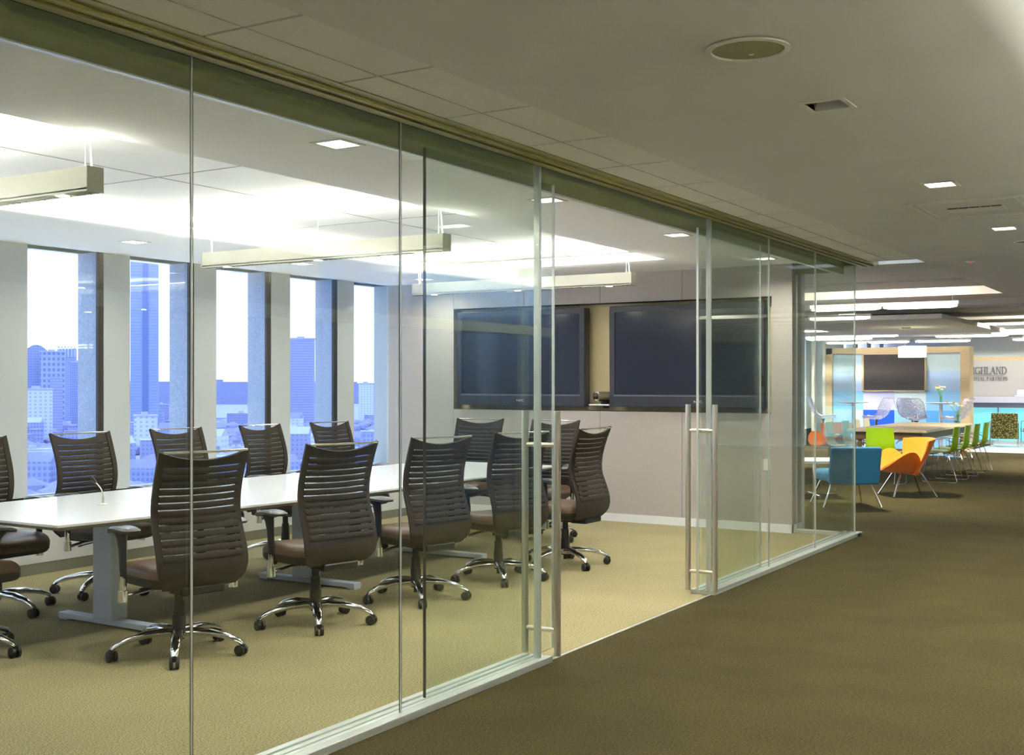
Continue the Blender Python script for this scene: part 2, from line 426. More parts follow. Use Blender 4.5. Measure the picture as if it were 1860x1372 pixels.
# window wall
PITCH = 1.0975; Y0 = 6.371
wl = MB(); stone = MB()
bays = []
k = -6
while Y0 + k*PITCH < 11.2:
    g0 = Y0 + k*PITCH; g1 = g0 + 0.733
    if g0 > 0.4: bays.append((g0, g1))
    # pier interior face between this bay's end and the next
    if g1+0.07 > 0.3: wl.box(RX-0.22, g1+0.064, 0.0, RX, g0+PITCH, ZR)
    k += 1
wl.box(RX-0.22, YT-0.0, 0, RX, YC+0.3, ZR)
wl.box(RX-0.22, 0.3, 0, RX, YC+0.2, 0.52)
wleft = struct(wl.build('wall_left', 'wall_paint'))
bx('sill_cover', 'wall_white', RX, 0.3, 0.09, -4.84, YT, 0.46, wleft)
struct(bx('baseboard_left', 'baseboard_grey', RX, 0.3, 0.0, -4.845, YT, 0.09))
wi = 1
for g0, g1 in bays:
    w = struct(empty('window_%d' % wi, (RX-0.05, g0, 0.5))); wi += 1
    f = MB(); f.box(0.018, g1-g0+0.002, 0.0, 0.05, g1-g0+0.062, ZR-0.5); f.box(-0.06, -0.012, 0, -0.0, 0.0, ZR-0.5); f.box(-0.06, 0, -0.02, 0.0, g1-g0, 0.02)
    f.build('window_frame', 'window_frame_dark', w)
    p = MB(); p.box(0.012, 0.0, 0.02, 0.018, g1-g0, ZR-0.5); p.build('pane', 'glass_window', w)
# exterior stone fins
st = MB()
for g0, g1 in bays: st.box(RX-0.285, g1+0.004, -0.5, RX-0.035, g1+0.05, 3.6); st.box(RX-0.285, g1+0.05, -0.5, RX-0.225, g1+0.362, 3.6)
struct(st.build('trim_2', 'stone'))
struct(bx('trim_3', 'ceiling_white', RX-0.26, 0.2, ZR+0.0, RX-0.0, YC, 3.3))

# screen wall with its niche
NX0, NX1, NZ0, NZ1 = -4.705, -0.814, 1.197, 2.383
b = MB(); T = 0.30
xs = [RX, -4.71, -3.731, -2.758, -1.788, -0.60]
g = 0.0025
for xa, xb in zip(xs, xs[1:]):
    b.box(xa+g, YT, 0.085, xb-g, YT+T, NZ0)
    b.box(xa+g, YT, NZ1, xb-g, YT+T, ZR)
b.box(RX, YT, NZ0, NX0, YT+T, NZ1); b.box(NX1, YT, NZ0, -0.60, YT+T, NZ1)
wf = struct(b.build('wall_far', 'wall_fabric'))
bx('niche_back', 'niche_cream', NX0-0.02, YT+0.17, NZ0-0.02, NX1+0.02, YT+0.2, NZ1+0.02, wf)
bb = MB(); bb.box(RX, YT+0.006, 0.0, -0.606, YT+0.02, NZ0-0.01); bb.box(RX, YT+0.006, NZ1+0.01, -0.606, YT+0.02, ZR); bb.build('wall_backing', 'niche_dark', wf)
bb = MB(); bb.box(NX0, YT+0.003, NZ0-0.008, NX1, YT+0.17, NZ0+0.002); bb.box(NX0, YT+0.003, NZ1-0.002, NX1, YT+0.17, NZ1+0.008)
bb.build('niche_lining', 'niche_dark', wf)
b = MB(); b.box(RX, YT-0.012, 0, -0.588, YT, 0.085); b.box(-0.60, YT-0.012, 0, -0.588, YT+T, 0.085); struct(b.build('baseboard_far', 'baseboard_white'))
# far side of that wall, towards the lounge
struct(bx('wall_far_rear', 'wall_white', RX, YT+T, 0, -0.60, YT+T+0.1, 3.0))
struct(bx('ceiling', 'ceiling_room', RX, YT, ZR, 0.0, YT+T+0.1, 3.0))

# glass wall to the corridor
gw = struct(empty('wall_glass', (0, 0, 0)))
ys = [0.30, 2.942, 4.169, 5.379]; ysr = [7.808, 9.042, 10.267, YC-0.02]
def pane(x0, y0, x1, y1, name='glass_pane', m='glass_clear', par=gw, z0=0.03, z1=2.667):
    return bx(name, m, x0, y0, z0, x1, y1, z1, par)
GX = -0.006
for a, c in zip(ys, ys[1:]): pane(GX-0.012, a+0.002, GX, c-0.002)
for a, c in zip(ysr, ysr[1:]): pane(GX-0.012, a+0.002, GX, c-0.002)
pane(-0.585, YC-0.012, GX-0.014, YC)                                            # return pane
for y, w_, m_ in ((2.942, 0.0022, 'joint_dark'), (4.169, 0.0018, 'joint_dark'), (9.042, 0.004, 'aluminium'), (10.267, 0.004, 'aluminium'), (YC-0.01, 0.007, 'aluminium')):
    bx('joint_strip', m_, GX-0.012, y-w_, 0.03, GX+0.001, y+w_, 2.667, gw)
    bx('joint_strip', 'aluminium', GX-0.003, y-w_-0.005, 0.03, GX+0.003, y-w_, 2.667, gw) if y < 5 else None
bx('joint_strip', 'aluminium', -0.60, YC-0.018, 0.0, -0.585, YC+0.006, 2.667, gw)
for y in (5.379, 7.808):                                                         # jamb edges at the opening
    s = -1 if y < 6 else 1
    bx('jamb', 'aluminium', GX-0.03, y+(0 if s < 0 else -0.02), 0.035, GX+0.004, y+(0.022 if s < 0 else 0.0), 2.667, gw)
def sill(y0, y1):
    b = MB()
    b.box(-0.155, y0, 0.0, 0.030, y1, 0.018)
    b.box(-0.155, y0, 0.018, -0.120, y1, 0.030); b.box(-0.100, y0, 0.018, -0.070, y1, 0.030); b.box(-0.052, y0, 0.018, -0.028, y1, 0.032)
    b.box(-0.020, y0, 0.018, 0.030, y1, 0.034)
    b.build('sill_track', 'aluminium', gw, bevel=0.002)
sill(0.3, 5.47); sill(7.79, YC+0.12)
b = MB(); b.box(-0.60, YC-0.06, 0, 0.03, YC+0.06, 0.030); b.build('sill_track', 'aluminium', gw, bevel=0.002)
# head: dark reveal, stepped olive profile, fascia inside
bx('head_gap', 'track_dark', -0.03, 0.3, 2.667, 0.012, YC+0.1, 2.70, gw)
b = MB(); b.box(0.012, 0.3, 2.655, 0.060, YC+0.15, 2.70); b.box(0.060, 0.3, 2.664, 0.105, YC+0.15, 2.70)
b.box(0.105, 0.3, 2.652, 0.125, YC+0.15, 2.70); b.box(0.125, 0.3, 2.666, 0.185, YC+0.15, 2.70)
b.build('head_track', 'track_olive', gw)
bx('fascia', 'fascia', -0.135, 0.3, 2.575, -0.115, YC-0.02, 2.70, gw)
bx('fascia_lip', 'aluminium', -0.137, 0.3, 2.570, -0.112, YC-0.02, 2.576, gw)
bx('fascia', 'fascia', -0.60, YC-0.035, 2.60, -0.135, YC-0.02, 2.70, gw)
bx('head_gap', 'track_dark', -0.60, YC-0.02, 2.667, 0.0, YC+0.05, 2.70, gw)

# sliding doors
def handle(par, x, y, side, z0=0.035, z1=1.352):
    b = MB(); b.tube([(x, y, z0), (x, y, z1)], 0.019, 16)
    h = b.build('pull_handle', 'steel', par, smooth=True)
    for z in (0.17, 1.168):
        q = MB(); q.tube([(x, y, z), (side, y, z)], 0.013, 12); q.tube([(side*0.6+x*0.4, y, z), (side*0.57+x*0.43, y, z)], 0.0145, 12); q.build('standoff', 'steel', h, smooth=True)
def slider(n, y0, y1, hy, edge):
    d = struct(empty('door_%d' % n, (0, 0, 0)))
    bx('door_glass', 'glass_door', -0.070, y0, 0.035, -0.058, y1, 2.60, d)
    bx('edge_strip', 'aluminium', -0.072, edge-0.003, 0.035, -0.056, edge+0.003, 2.60, d)
    oe = y0 if abs(edge-y1) < 0.01 else y1
    bx('edge_strip', 'joint_dark' if n == 1 else 'aluminium', -0.071, oe-0.0022, 0.035, -0.057, oe+0.0022, 2.60, d)
    handle(d, 0.052, hy, -0.062); handle(d, -0.150, hy, -0.062)
    return d
slider(1, 4.425, 5.640, 5.480, 5.640)
slider(2, 7.700, 8.990, 7.735, 7.700)

# corridor ceiling: tiles and plasterboard
ZC = 2.67
b = MB()
yy = [2.808-0.7135*k for k in range(12, 0, -1)] + [2.808+0.7135*k for k in range(0, 13)]
yy = sorted(set([max(-6.2, y) for y in yy]))
for a, c in zip(yy, yy[1:]):
    b.box(0.188, a+0.008, ZC, 0.371, c-0.008, ZC+0.03); b.box(0.381, a+0.008, ZC, 0.632, c-0.008, ZC+0.03)
struct(b.build('ceiling', 'ceiling_tile'))
yend = yy[-1]
struct(bx('ceiling', 'seam_dark', 0.0, -6.2, ZC+0.031, 0.64, yend, ZC+0.2))
b = MB(); hx, hy, hs = 1.70, 4.85, 0.075
b.box(0.636, -6.2, ZC-0.004, 4.0, hy-hs, ZC+0.2); b.box(0.636, hy+hs, ZC-0.004, 4.0, 17.2, ZC+0.2); b.box(0.636, hy-hs, ZC-0.004, hx-hs, hy+hs, ZC+0.2); b.box(hx+hs, hy-hs, ZC-0.004, 4.0, hy+hs, ZC+0.2)
struct(b.build('ceiling', 'ceiling_corridor'))
b = MB(); b.box(-1.2, YC+0.12, ZC, 0.632, 13.6, ZC+0.2); b.box(4.0, 13.0, ZC-0.004, 18.0, 15.0, ZC+0.2)
struct(b.build('ceiling', 'ceiling_corridor'))
struct(bx('trim_4', 'fitting_white', 0.16, YC+0.16, ZC-0.006, 0.42, YC+0.30, ZC+0.0))
# corridor walls
mat('wall_grey', srgb(96, 92, 82), 0.85)
struct(bx('wall_right', 'wall_grey', 3.95, -6.2, 0, 4.1, 8.2, 3.0))
for i, (ya, yb) in enumerate(((-6.0, -1.4), (-1.2, 3.6), (3.8, 8.4), (8.6, 13.0))):  # added uplight troughs, never in view, to brighten the corridor ceiling
    t = thing('added_uplight', 'added metal uplight opposite the glass, unseen, brightening the corridor ceiling', 'pendant light', (3.5, ya, 2.05), group='added unseen uplights opposite the glass wall')
    b = MB(); b.box(-0.08, 0, 0, -0.07, yb-ya, 0.09); b.box(0.07, 0, 0, 0.08, yb-ya, 0.09); b.box(-0.08, 0, -0.01, 0.08, yb-ya, 0.0); b.box(-0.07, 0, 0, 0.07, 0.01, 0.09); b.box(-0.07, yb-ya-0.01, 0, 0.07, yb-ya, 0.09); b.build('trough', 'aluminium', t)
    for yc in (0.3, yb-ya-0.3):
        b = MB(); b.tube([(0, yc, 0), (0, yc, 0.612)], 0.003, 6); b.build('cable', 'wire', t)
    area('strip', (0, (yb-ya)/2, 0.02), 0.12, yb-ya-0.06, L_UPFILL*(yb-ya), (1, 0.965, 0.90), t, (PI, 0, 0))
struct(bx('wall_right_blue', 'wall_blue', 3.95, 8.2, 0, 4.1, 13.2, 3.0))
struct(bx('wall_near', 'wall_paint', -0.0, -6.3, 0, 4.1, -6.2, 3.0))
struct(bx('wall_corridor', 'wall_paint', -0.15, -6.2, 0, 0.0, 0.3, 3.0))

# ---------------------------------------------------------------- lounge shell
b = MB(); b.box(RX-0.2, YT+T+0.1, 3.05, 18.0, 36.0, 3.15)
struct(b.build('ceiling', 'ceiling_white'))
beams = [(13.83, 14.82), (16.2, 17.1), (18.4, 19.0), (20.0, 20.45), (21.3, 21.7), (22.6, 22.95), (23.8, 24.1), (25.0, 25.3), (26.2, 26.5), (27.5, 27.75), (28.8, 29.0), (30.2, 30.4), (31.6, 31.8), (33.0, 33.2)]
for i, (y0, y1) in enumerate(beams):
    struct(bx('trim_%d' % (5+i), 'ceiling_white', RX, y0, 2.67, 0.63 if y0 < 17 else 18.0, y1, 3.05))
wl2 = MB()
for k in range(0, 17):
    y = 12.6 + k*1.4
    wl2.box(RX-0.2, y, 0, RX, y+0.45, 3.05)
wl2.box(RX-0.2, 11.84, 2.7, RX, 36, 3.05); wl2.box(RX-0.2, 11.84, 0, RX, 36, 0.4)
struct(wl2.build('wall_lounge_left', 'wall_white'))
struct(bx('wall_lounge_far', 'wall_white', RX-0.2, 36.0, 0, 18.0, 36.1, 3.05))
struct(bx('wall_lounge_right', 'wall_white', 18.0, 13.2, 0, 18.1, 36.1, 3.05))
struct(bx('wall_lounge_front', 'wall_paint', 4.1, 13.0, 0, 18.1, 13.2, 3.05))

# media wall with blue panels, wooden frame and screen
BY = 27.5
mw = struct(empty('wall_media', (0, 0, 0)))
b = MB(); b.box(-5.02, BY-0.06, 0.0, -4.87, BY+0.4, 2.33); b.box(-5.02, BY-0.06, 2.19, -2.0, BY+0.4, 2.33); b.box(-2.0, BY-0.06, 0.0, -1.80, BY+0.4, 2.33)
b.build('wood_frame', 'wood_light', mw, bevel=0.004)
cxs = [-4.87, -4.16, -3.452, -2.75, -2.0]; czs = [0.0, 0.445, 0.89, 1.335, 1.78, 2.19]
pal = {(0,4):'tile_a',(0,3):'tile_b',(0,2):'tile_c',(0,1):'tile_b',(0,0):'tile_h',
       (1,4):'tile_a',(1,3):'tile_a',(1,2):'tile_e',(1,1):'tile_d',(1,0):'tile_b',
       (2,4):'tile_a',(2,3):'tile_a',(2,2):'tile_f',(2,1):'tile_g',(2,0):'tile_c',
       (3,4):'tile_f',(3,3):'tile_b',(3,2):'tile_g',(3,1):'tile_h',(3,0):'tile_c'}
for (i, j), m_ in pal.items():
    bx('colour_panel', m_, cxs[i]+0.001, BY, czs[j]+0.001, cxs[i+1]-0.001, BY+0.05, czs[j+1]-0.001, mw)
b = MB(); b.box(-4.9, BY+0.05, 0, -1.9, BY+0.3, 2.2); b.build('wall_core', 'wall_white', mw)
# glazed office front to the left of the media wall
b = MB()
for x in (-5.66, -5.36, -5.1): b.box(x, BY-0.05, 0, x+0.07, BY+0.05, 2.6)
b.box(RX, BY-0.05, 2.55, -5.0, BY+0.05, 2.67)
of = struct(b.build('wall_office', 'fitting_white'))
bx('glass_pane', 'glass_clear', RX, BY-0.006, 0, -5.05, BY+0.006, 2.55, of)
bx('wall_backing', 'wall_white', RX, BY+0.9, 0, -4.9, BY+1.0, 2.67, of)

# raised white floor, reception counter and company lettering on the glass front
struct(bx('floor', 'platform_white', -1.80, 27.1, 0.0, 18.0, 36.0, 0.012))
HY = 31.0
hw = struct(empty('wall_reception', (0, 0, 0)))
bx('wood_header', 'wood_light', -3.0, HY, 2.07, 8.0, HY+0.1, 2.16, hw)
mat('reception_white', srgb(176, 174, 172), 0.8)
bx('white_panel', 'reception_white', -3.0, HY, 1.16, 8.0, HY+0.06, 2.07, hw)
b = MB(); b.box(-3.0, HY+0.02, 2.16, 8.0, HY+0.08, 2.67); b.build('upper_wall', 'wall_paint', hw)
rc = thing('reception_counter', 'long lilac-white reception counter with glowing teal front behind the lounge', 'counter', (-1.0, HY-0.45, 0.012))
bx('worktop', 'counter_lilac', -1.7, -0.10, 1.02, 7.0, 0.42, 1.16, rc)
bx('apron', 'counter_shade', -1.7, 0.0, 0.90, 7.0, 0.42, 1.02, rc)
bx('teal_front', 'teal_glass', -1.7, 0.02, 0.10, 7.0, 0.4, 0.90, rc)
bx('divider', 'counter_shade', -0.72, 0.01, 0.10, -0.69, 0.03, 0.90, rc)
bx('plinth', 'white_top', -1.7, 0.05, 0.0, 7.0, 0.4, 0.10, rc)
b = MB()
for x0 in (-0.35, 0.55): 
    b.box(x0, 0.1, 1.16, x0+0.75, 0.4, 1.20); b.box(x0+0.05, 0.15, 1.20, x0+0.7, 0.38, 1.34)
b.build('document_trays', 'counter_lilac', rc, bevel=0.02)

# letters: serif capitals drawn with thick and thin strokes
def letters(parent, txt, x, z, h, m, y, wf=1.0):
    tk, tn, sf = 0.13*h, 0.05*h, 0.045*h
    b = MB()
    def stroke(xa, za, xc, zc, w):
        d = Vector((xc-xa, 0, zc-za)); n = Vector((-d.z, 0, d.x)).normalized()*(w/2)
        A = Vector((xa, 0, za)); B_ = Vector((xc, 0, zc))
        f = [A+n, A-n, B_-n, B_+n]
        vs = [b.bm.verts.new(p) for p in f]+[b.bm.verts.new(p+Vector((0, 0.012, 0))) for p in f]
        for q in ((0,1,2,3),(7,6,5,4),(0,4,5,1),(1,5,6,2),(2,6,7,3),(3,7,4,0)): b.bm.faces.new([vs[i] for i in q])
    def serif(xc, zc, w=0.30): stroke(xc-w*h/2, zc, xc+w*h/2, zc, sf)
    def arc(xc, zc, rx, rz, a0, a1, n=14):
        for i in range(n):
            t0 = a0+(a1-a0)*i/n; t1 = a0+(a1-a0)*(i+1)/n; w = tn+(tk-tn)*abs(math.cos((t0+t1)/2))
            stroke(xc+rx*math.cos(t0), zc+rz*math.sin(t0), xc+rx*math.cos(t1), zc+rz*math.sin(t1), w)
    cx = x
    for ch in txt:
        w = {'I':0.34,'L':0.66,'A':0.82,'N':0.84,'D':0.84,'H':0.86,'G':0.86,'C':0.80,'P':0.66,'T':0.7,'R':0.76,'E':0.66,'S':0.56,' ':0.4}[ch]*h*wf
        s = lambda u: cx+u*w
        if ch in 'H':
            for u in (0.2, 0.8): stroke(s(u), 0, s(u), h, tk); serif(s(u), sf/2); serif(s(u), h-sf/2)
            stroke(s(0.2), h*0.5, s(0.8), h*0.5, tn)
        elif ch == 'I': stroke(s(0.5), 0, s(0.5), h, tk); serif(s(0.5), sf/2); serif(s(0.5), h-sf/2)
        elif ch in 'GC':
            arc(s(0.5), h/2, w*0.40, h*0.5-tn/2, 0.7, 2*PI-0.7)
            if ch == 'G': stroke(s(0.82), 0.1*h, s(0.82), 0.45*h, tk); serif(s(0.82), 0.45*h)
            else: stroke(s(0.82), 0.7*h, s(0.82), 0.95*h, tn)
        elif ch == 'L': stroke(s(0.25), 0, s(0.25), h, tk); serif(s(0.25), h-sf/2); stroke(s(0.05), sf/2, s(0.92), sf/2, sf); stroke(s(0.9), 0, s(0.93), 0.28*h, tn)
        elif ch == 'A': stroke(s(0.10), 0, s(0.47), h, tn); stroke(s(0.47), h, s(0.86), 0, tk); stroke(s(0.25), 0.35*h, s(0.7), 0.35*h, tn); serif(s(0.10), sf/2, 0.24); serif(s(0.86), sf/2, 0.28)
        elif ch == 'N': stroke(s(0.18), 0, s(0.18), h, tn); stroke(s(0.18), h, s(0.82), 0, tk); stroke(s(0.82), 0, s(0.82), h, tn); serif(s(0.18), sf/2, 0.25); serif(s(0.82), h-sf/2, 0.25); serif(s(0.12), h-sf/2, 0.2)
        elif ch == 'D': stroke(s(0.22), 0, s(0.22), h, tk); stroke(s(0.05), sf/2, s(0.45), sf/2, sf); stroke(s(0.05), h-sf/2, s(0.45), h-sf/2, sf); arc(s(0.42), h/2, w*0.48, h/2-tn/2, -PI/2, PI/2)
        elif ch in 'PR':
            stroke(s(0.25), 0, s(0.25), h, tk); serif(s(0.25), sf/2); stroke(s(0.05), h-sf/2, s(0.5), h-sf/2, sf); arc(s(0.48), 0.74*h, w*0.36, 0.24*h, -PI/2, PI/2, 8); stroke(s(0.25), 0.5*h, s(0.5), 0.5*h, tn)
            if ch == 'R': stroke(s(0.5), 0.5*h, s(0.92), 0, tk)
        elif ch == 'T': stroke(s(0.5), 0, s(0.5), h, tk); serif(s(0.5), sf/2); stroke(s(0.05), h-sf/2, s(0.95), h-sf/2, sf)
        elif ch == 'E':
            stroke(s(0.25), 0, s(0.25), h, tk)
            for zz, e in ((sf/2, 0.92), (h/2, 0.7), (h-sf/2, 0.86)): stroke(s(0.05 if zz != h/2 else 0.25), zz, s(e), zz, sf)
        elif ch == 'S': arc(s(0.5), 0.74*h, w*0.34, 0.23*h, 0.3, 1.5*PI, 9); arc(s(0.5), 0.27*h, w*0.36, 0.24*h, -PI*0.85, PI/2, 9)
        cx += w
    o = b.build('lettering', m, parent); o.location = (0, y, z)
    return cx
sg = thing('wall_sign', 'grey serif company name lettering on the pale wall beyond the counter', 'sign', (0, 0, 0))
letters(sg, 'HIGHLAND', -2.50, 1.735, 0.18, 'letter_grey', HY-0.02, 0.85)
letters(sg, 'CAPITAL PARTNERS', -2.48, 1.575, 0.090, 'letter_pale', HY-0.02, 0.94)
bx('rule', 'letter_pale', -2.46, HY-0.02, 1.700, -1.60, HY-0.01, 1.706, sg)

# ================================================================ MEETING ROOM
# screens in the niche
def television(x0, x1, label, sensor=False):
    z0, z1 = 1.250, 2.335
    w, h = x1-x0, z1-z0
    t = thing('television', label, 'television', ((x0+x1)/2, YT+0.02, z0), group=None)
    b = MB(); r = 0.062
    b.box(-w/2, -0.075, 0, w/2, -0.06, 0.13); b.box(-w/2, -0.075, h-r, w/2, -0.06, h); b.box(-w/2, -0.075, 0.13, -w/2+r, -0.06, h-r); b.box(w/2-r, -0.075, 0.13, w/2, -0.06, h-r)
    b.box(-w/2, -0.06, 0.0, w/2, 0.06, h)
    b.build('bezel', 'tv_bezel', t, bevel=0.004)
    bx('screen', 'tv_screen', -w/2+r, -0.066, 0.13, w/2-r, -0.061, h-r, t)
    bx('bezel_strip', 'tv_bar', -w/2+r-0.01, -0.079, 0.112, w/2-r+0.01, -0.07, 0.128, t)
    text_mesh('logo', 'NEC', 0.034, 'logo_white', (0.02 if not sensor else 0.16, -0.0765, 0.048), (PI/2, 0, 0), t, 0.0008, 1.5)
    bx('power_light', 'led_red', w/2-0.04, -0.078, 0.17, w/2-0.034, -0.075, 0.176, t)
    if sensor:
        b = MB(); b.box(w/2-0.055, -0.10, 0.22, w/2-0.01, -0.075, 0.335); b.build('remote_sensor', 'black_plastic', t, bevel=0.004)
    b = MB(); b.box(-0.2, 0.06, 0.3, 0.2, 0.15, h-0.3); b.build('wall_mount', 'black_plastic', t)
    return t
television(-4.615, -2.925, 'large dark flat television, left one of the pair in the wall niche')
television(-2.615, -0.875, 'large dark flat television, right one of the pair nearer the wall end', True)
sh = thing('camera_shelf', 'small white shelf in the gap between the two big screens', 'shelf', (-2.77, YT+0.05, 1.258))
bx('shelf_board', 'white_top', -0.125, -0.06, 0.0, 0.125, 0.12, 0.016, sh, 0.003)
bx('bracket', 'black_plastic', -0.03, 0.10, -0.03, 0.03, 0.125, 0.0, sh)
vc = thing('video_camera', 'round-bodied conference video camera on the little shelf between the screens', 'camera', (-2.76, YT+0.03, 1.274))
b = MB(); b.lathe([(0, 0), (0.055, 0), (0.06, 0.012), (0.045, 0.03), (0.02, 0.034), (0, 0.034)], 20, (0.05, 0.02, 0)); b.build('base', 'black_plastic', vc, smooth=True)
b = MB(); b.lathe([(0, 0), (0.048, 0.0), (0.052, 0.02), (0.052, 0.13), (0.045, 0.155), (0.0, 0.16)], 24, (0, 0, 0), 'x')
o = b.build('body', 'camera_body', vc, smooth=True); o.location = (-0.04, 0.0, 0.085); o.rotation_euler = (0, 0, 0.62)
b = MB(); b.lathe([(0.028, 0), (0.05, 0), (0.052, -0.012), (0.042, -0.02), (0.034, -0.01)], 24, (0, 0, 0), 'x')
o2 = b.build('lens_ring', 'fitting_white', vc, smooth=True); o2.location = (-0.043, 0.002, 0.085); o2.rotation_euler = (0, 0, 1.1)
b = MB(); b.lathe([(0, -0.006), (0.02, -0.004), (0.036, 0.0), (0.036, 0.02), (0, 0.02)], 20, (0, 0, 0), 'x')
o2 = b.build('lens', 'lens_glass', vc, smooth=True); o2.location = (-0.045, 0.0, 0.085); o2.rotation_euler = (0, 0, 1.1)
b = MB(); b.lathe([(0, 0), (0.042, 0), (0.046, 0.03), (0.04, 0.06), (0.0, 0.06)], 20, (0, 0, 0), 'x')
o2 = b.build('hood', 'black_plastic', vc, smooth=True); o2.location = (-0.095, 0.03, 0.085)
wp = thing('wall_plate', 'small white wall plate low on the fabric wall under the right screen', 'wall plate', (-0.86, YT, 0.62))
bx('plate', 'fitting_white', -0.036, -0.006, 0, 0.036, 0, 0.115, wp, 0.002); bx('socket', 'fitting_white', -0.018, -0.009, 0.03, 0.018, -0.006, 0.085, wp, 0.002)

# conference table
def edge_near(y): return -2.03-0.18*((y-6.75)/2.70)**2
def edge_far(y): return -3.63+0.11*((y-6.75)/2.70)**2
YA, YB = 4.05, 9.45
tb = thing('conference_table', 'long white boat-shaped conference table with silver pedestal legs on beige carpet', 'table', (0, 0, 0))
poly = [(edge_near(YA+(YB-YA)*i/16), YA+(YB-YA)*i/16) for i in range(17)] + [(edge_far(YB-(YB-YA)*i/16), YB-(YB-YA)*i/16) for i in range(17)]
b = MB(); b.prism(poly, 0.725, 0.74); b.build('tabletop', 'table_white', tb, bevel=0.002)
cx_ = -2.83
b = MB(); n_ = len(poly)
A = [b.bm.verts.new((x, y, 0.7255)) for x, y in poly]
B_ = [b.bm.verts.new((cx_+(x-cx_)*0.95, 6.75+(y-6.75)*0.985, 0.703)) for x, y in poly]
for i in range(n_): b.bm.faces.new((A[i], A[(i+1)%n_], B_[(i+1)%n_], B_[i]))
b.bm.faces.new(B_); b.build('edge_bevel', 'table_edge', tb)
b = MB(); b.box(-2.90, 4.7, 0.655, -2.84, 8.7, 0.703); b.box(-2.72, 4.7, 0.655, -2.66, 8.7, 0.703)
for y in (4.86, 6.66, 8.36): b.box(-3.25, y-0.03, 0.665, -2.25, y+0.03, 0.703)
b.build('under_frame', 'black_plastic', tb)
for y in (4.86, 6.66, 8.36):
    l_ = MB(); l_.box(-2.865, y-0.06, 0.045, -2.685, y+0.06, 0.66)
    lo = l_.build('leg', 'leg_silver', tb, bevel=0.008)
    f_ = MB(); f_.box(-3.22, y-0.04, 0.012, -2.28, y+0.04, 0.047); f_.box(-3.22, y-0.035, 0.0, -3.14, y+0.035, 0.012); f_.box(-2.36, y-0.035, 0.0, -2.28, y+0.035, 0.012)
    f_.build('foot', 'leg_silver', lo, bevel=0.004)
for x, y in ((-2.93, 5.35), (-2.88, 7.3)):
    g_ = MB(); pp = [(0.10*math.cos(2*PI*i/24)*1.5, 0.10*math.sin(2*PI*i/24)) for i in range(24)]
    g_.prism([(x+p[1], y+p[0]) for p in pp], 0.7402, 0.7412); g_.build('cable_cover', 'white_top', tb)
mc = thing('table_microphone', 'thin gooseneck microphone standing near the close end of the white table', 'microphone', (-2.89, 4.90, 0.74))
b = MB(); b.lathe([(0, 0), (0.034, 0), (0.034, 0.004), (0.012, 0.010), (0.007, 0.012), (0.007, 0.05), (0, 0.05)], 20); b.build('base', 'steel', mc, smooth=True)
path = [(0, 0, 0.045), (-0.002, 0, 0.07), (-0.012, -0.006, 0.10), (-0.03, -0.015, 0.125), (-0.045, -0.022, 0.14)]
b = MB(); b.tube(path, 0.0035, 8); b.build('gooseneck', 'steel', mc, smooth=True)
b = MB(); b.tube([(-0.042, -0.020, 0.135), (-0.052, -0.026, 0.148), (-0.064, -0.033, 0.168), (-0.068, -0.035, 0.176)], [0.006, 0.011, 0.011, 0.005], 12); b.build('microphone_head', 'black_plastic', mc, smooth=True)

# ---------------------------------------------------------------- office chair
PROF = [(0.40,-0.220),(0.43,-0.258),(0.47,-0.272),(0.53,-0.278),(0.60,-0.264),(0.68,-0.236),(0.75,-0.208),(0.82,-0.200),(0.90,-0.208),(0.98,-0.230),(1.06,-0.258),(1.15,-0.294)]
WID = [(0.40,0.215),(0.45,0.258),(0.52,0.272),(0.62,0.271),(0.74,0.267),(0.85,0.267),(1.0,0.266),(1.15,0.270)]
def interp(T_, z):
    if z <= T_[0][0]: return T_[0][1]
    for (a, x), (c, y) in zip(T_, T_[1:]):
        if z <= c:
            t = (z-a)/(c-a); return x+(y-x)*t
    return T_[-1][1]
def smoothi(T_, z):
    return (interp(T_, z-0.018)+2*interp(T_, z)+interp(T_, z+0.018))/4
def bpt(u, z, off=0.0):
    """point on the backrest: u -1..1 across, z height, off forward"""
    w = smoothi(WID, z)
    return Vector((u*w, smoothi(PROF, z)-0.024*(1-u*u)+off, z))
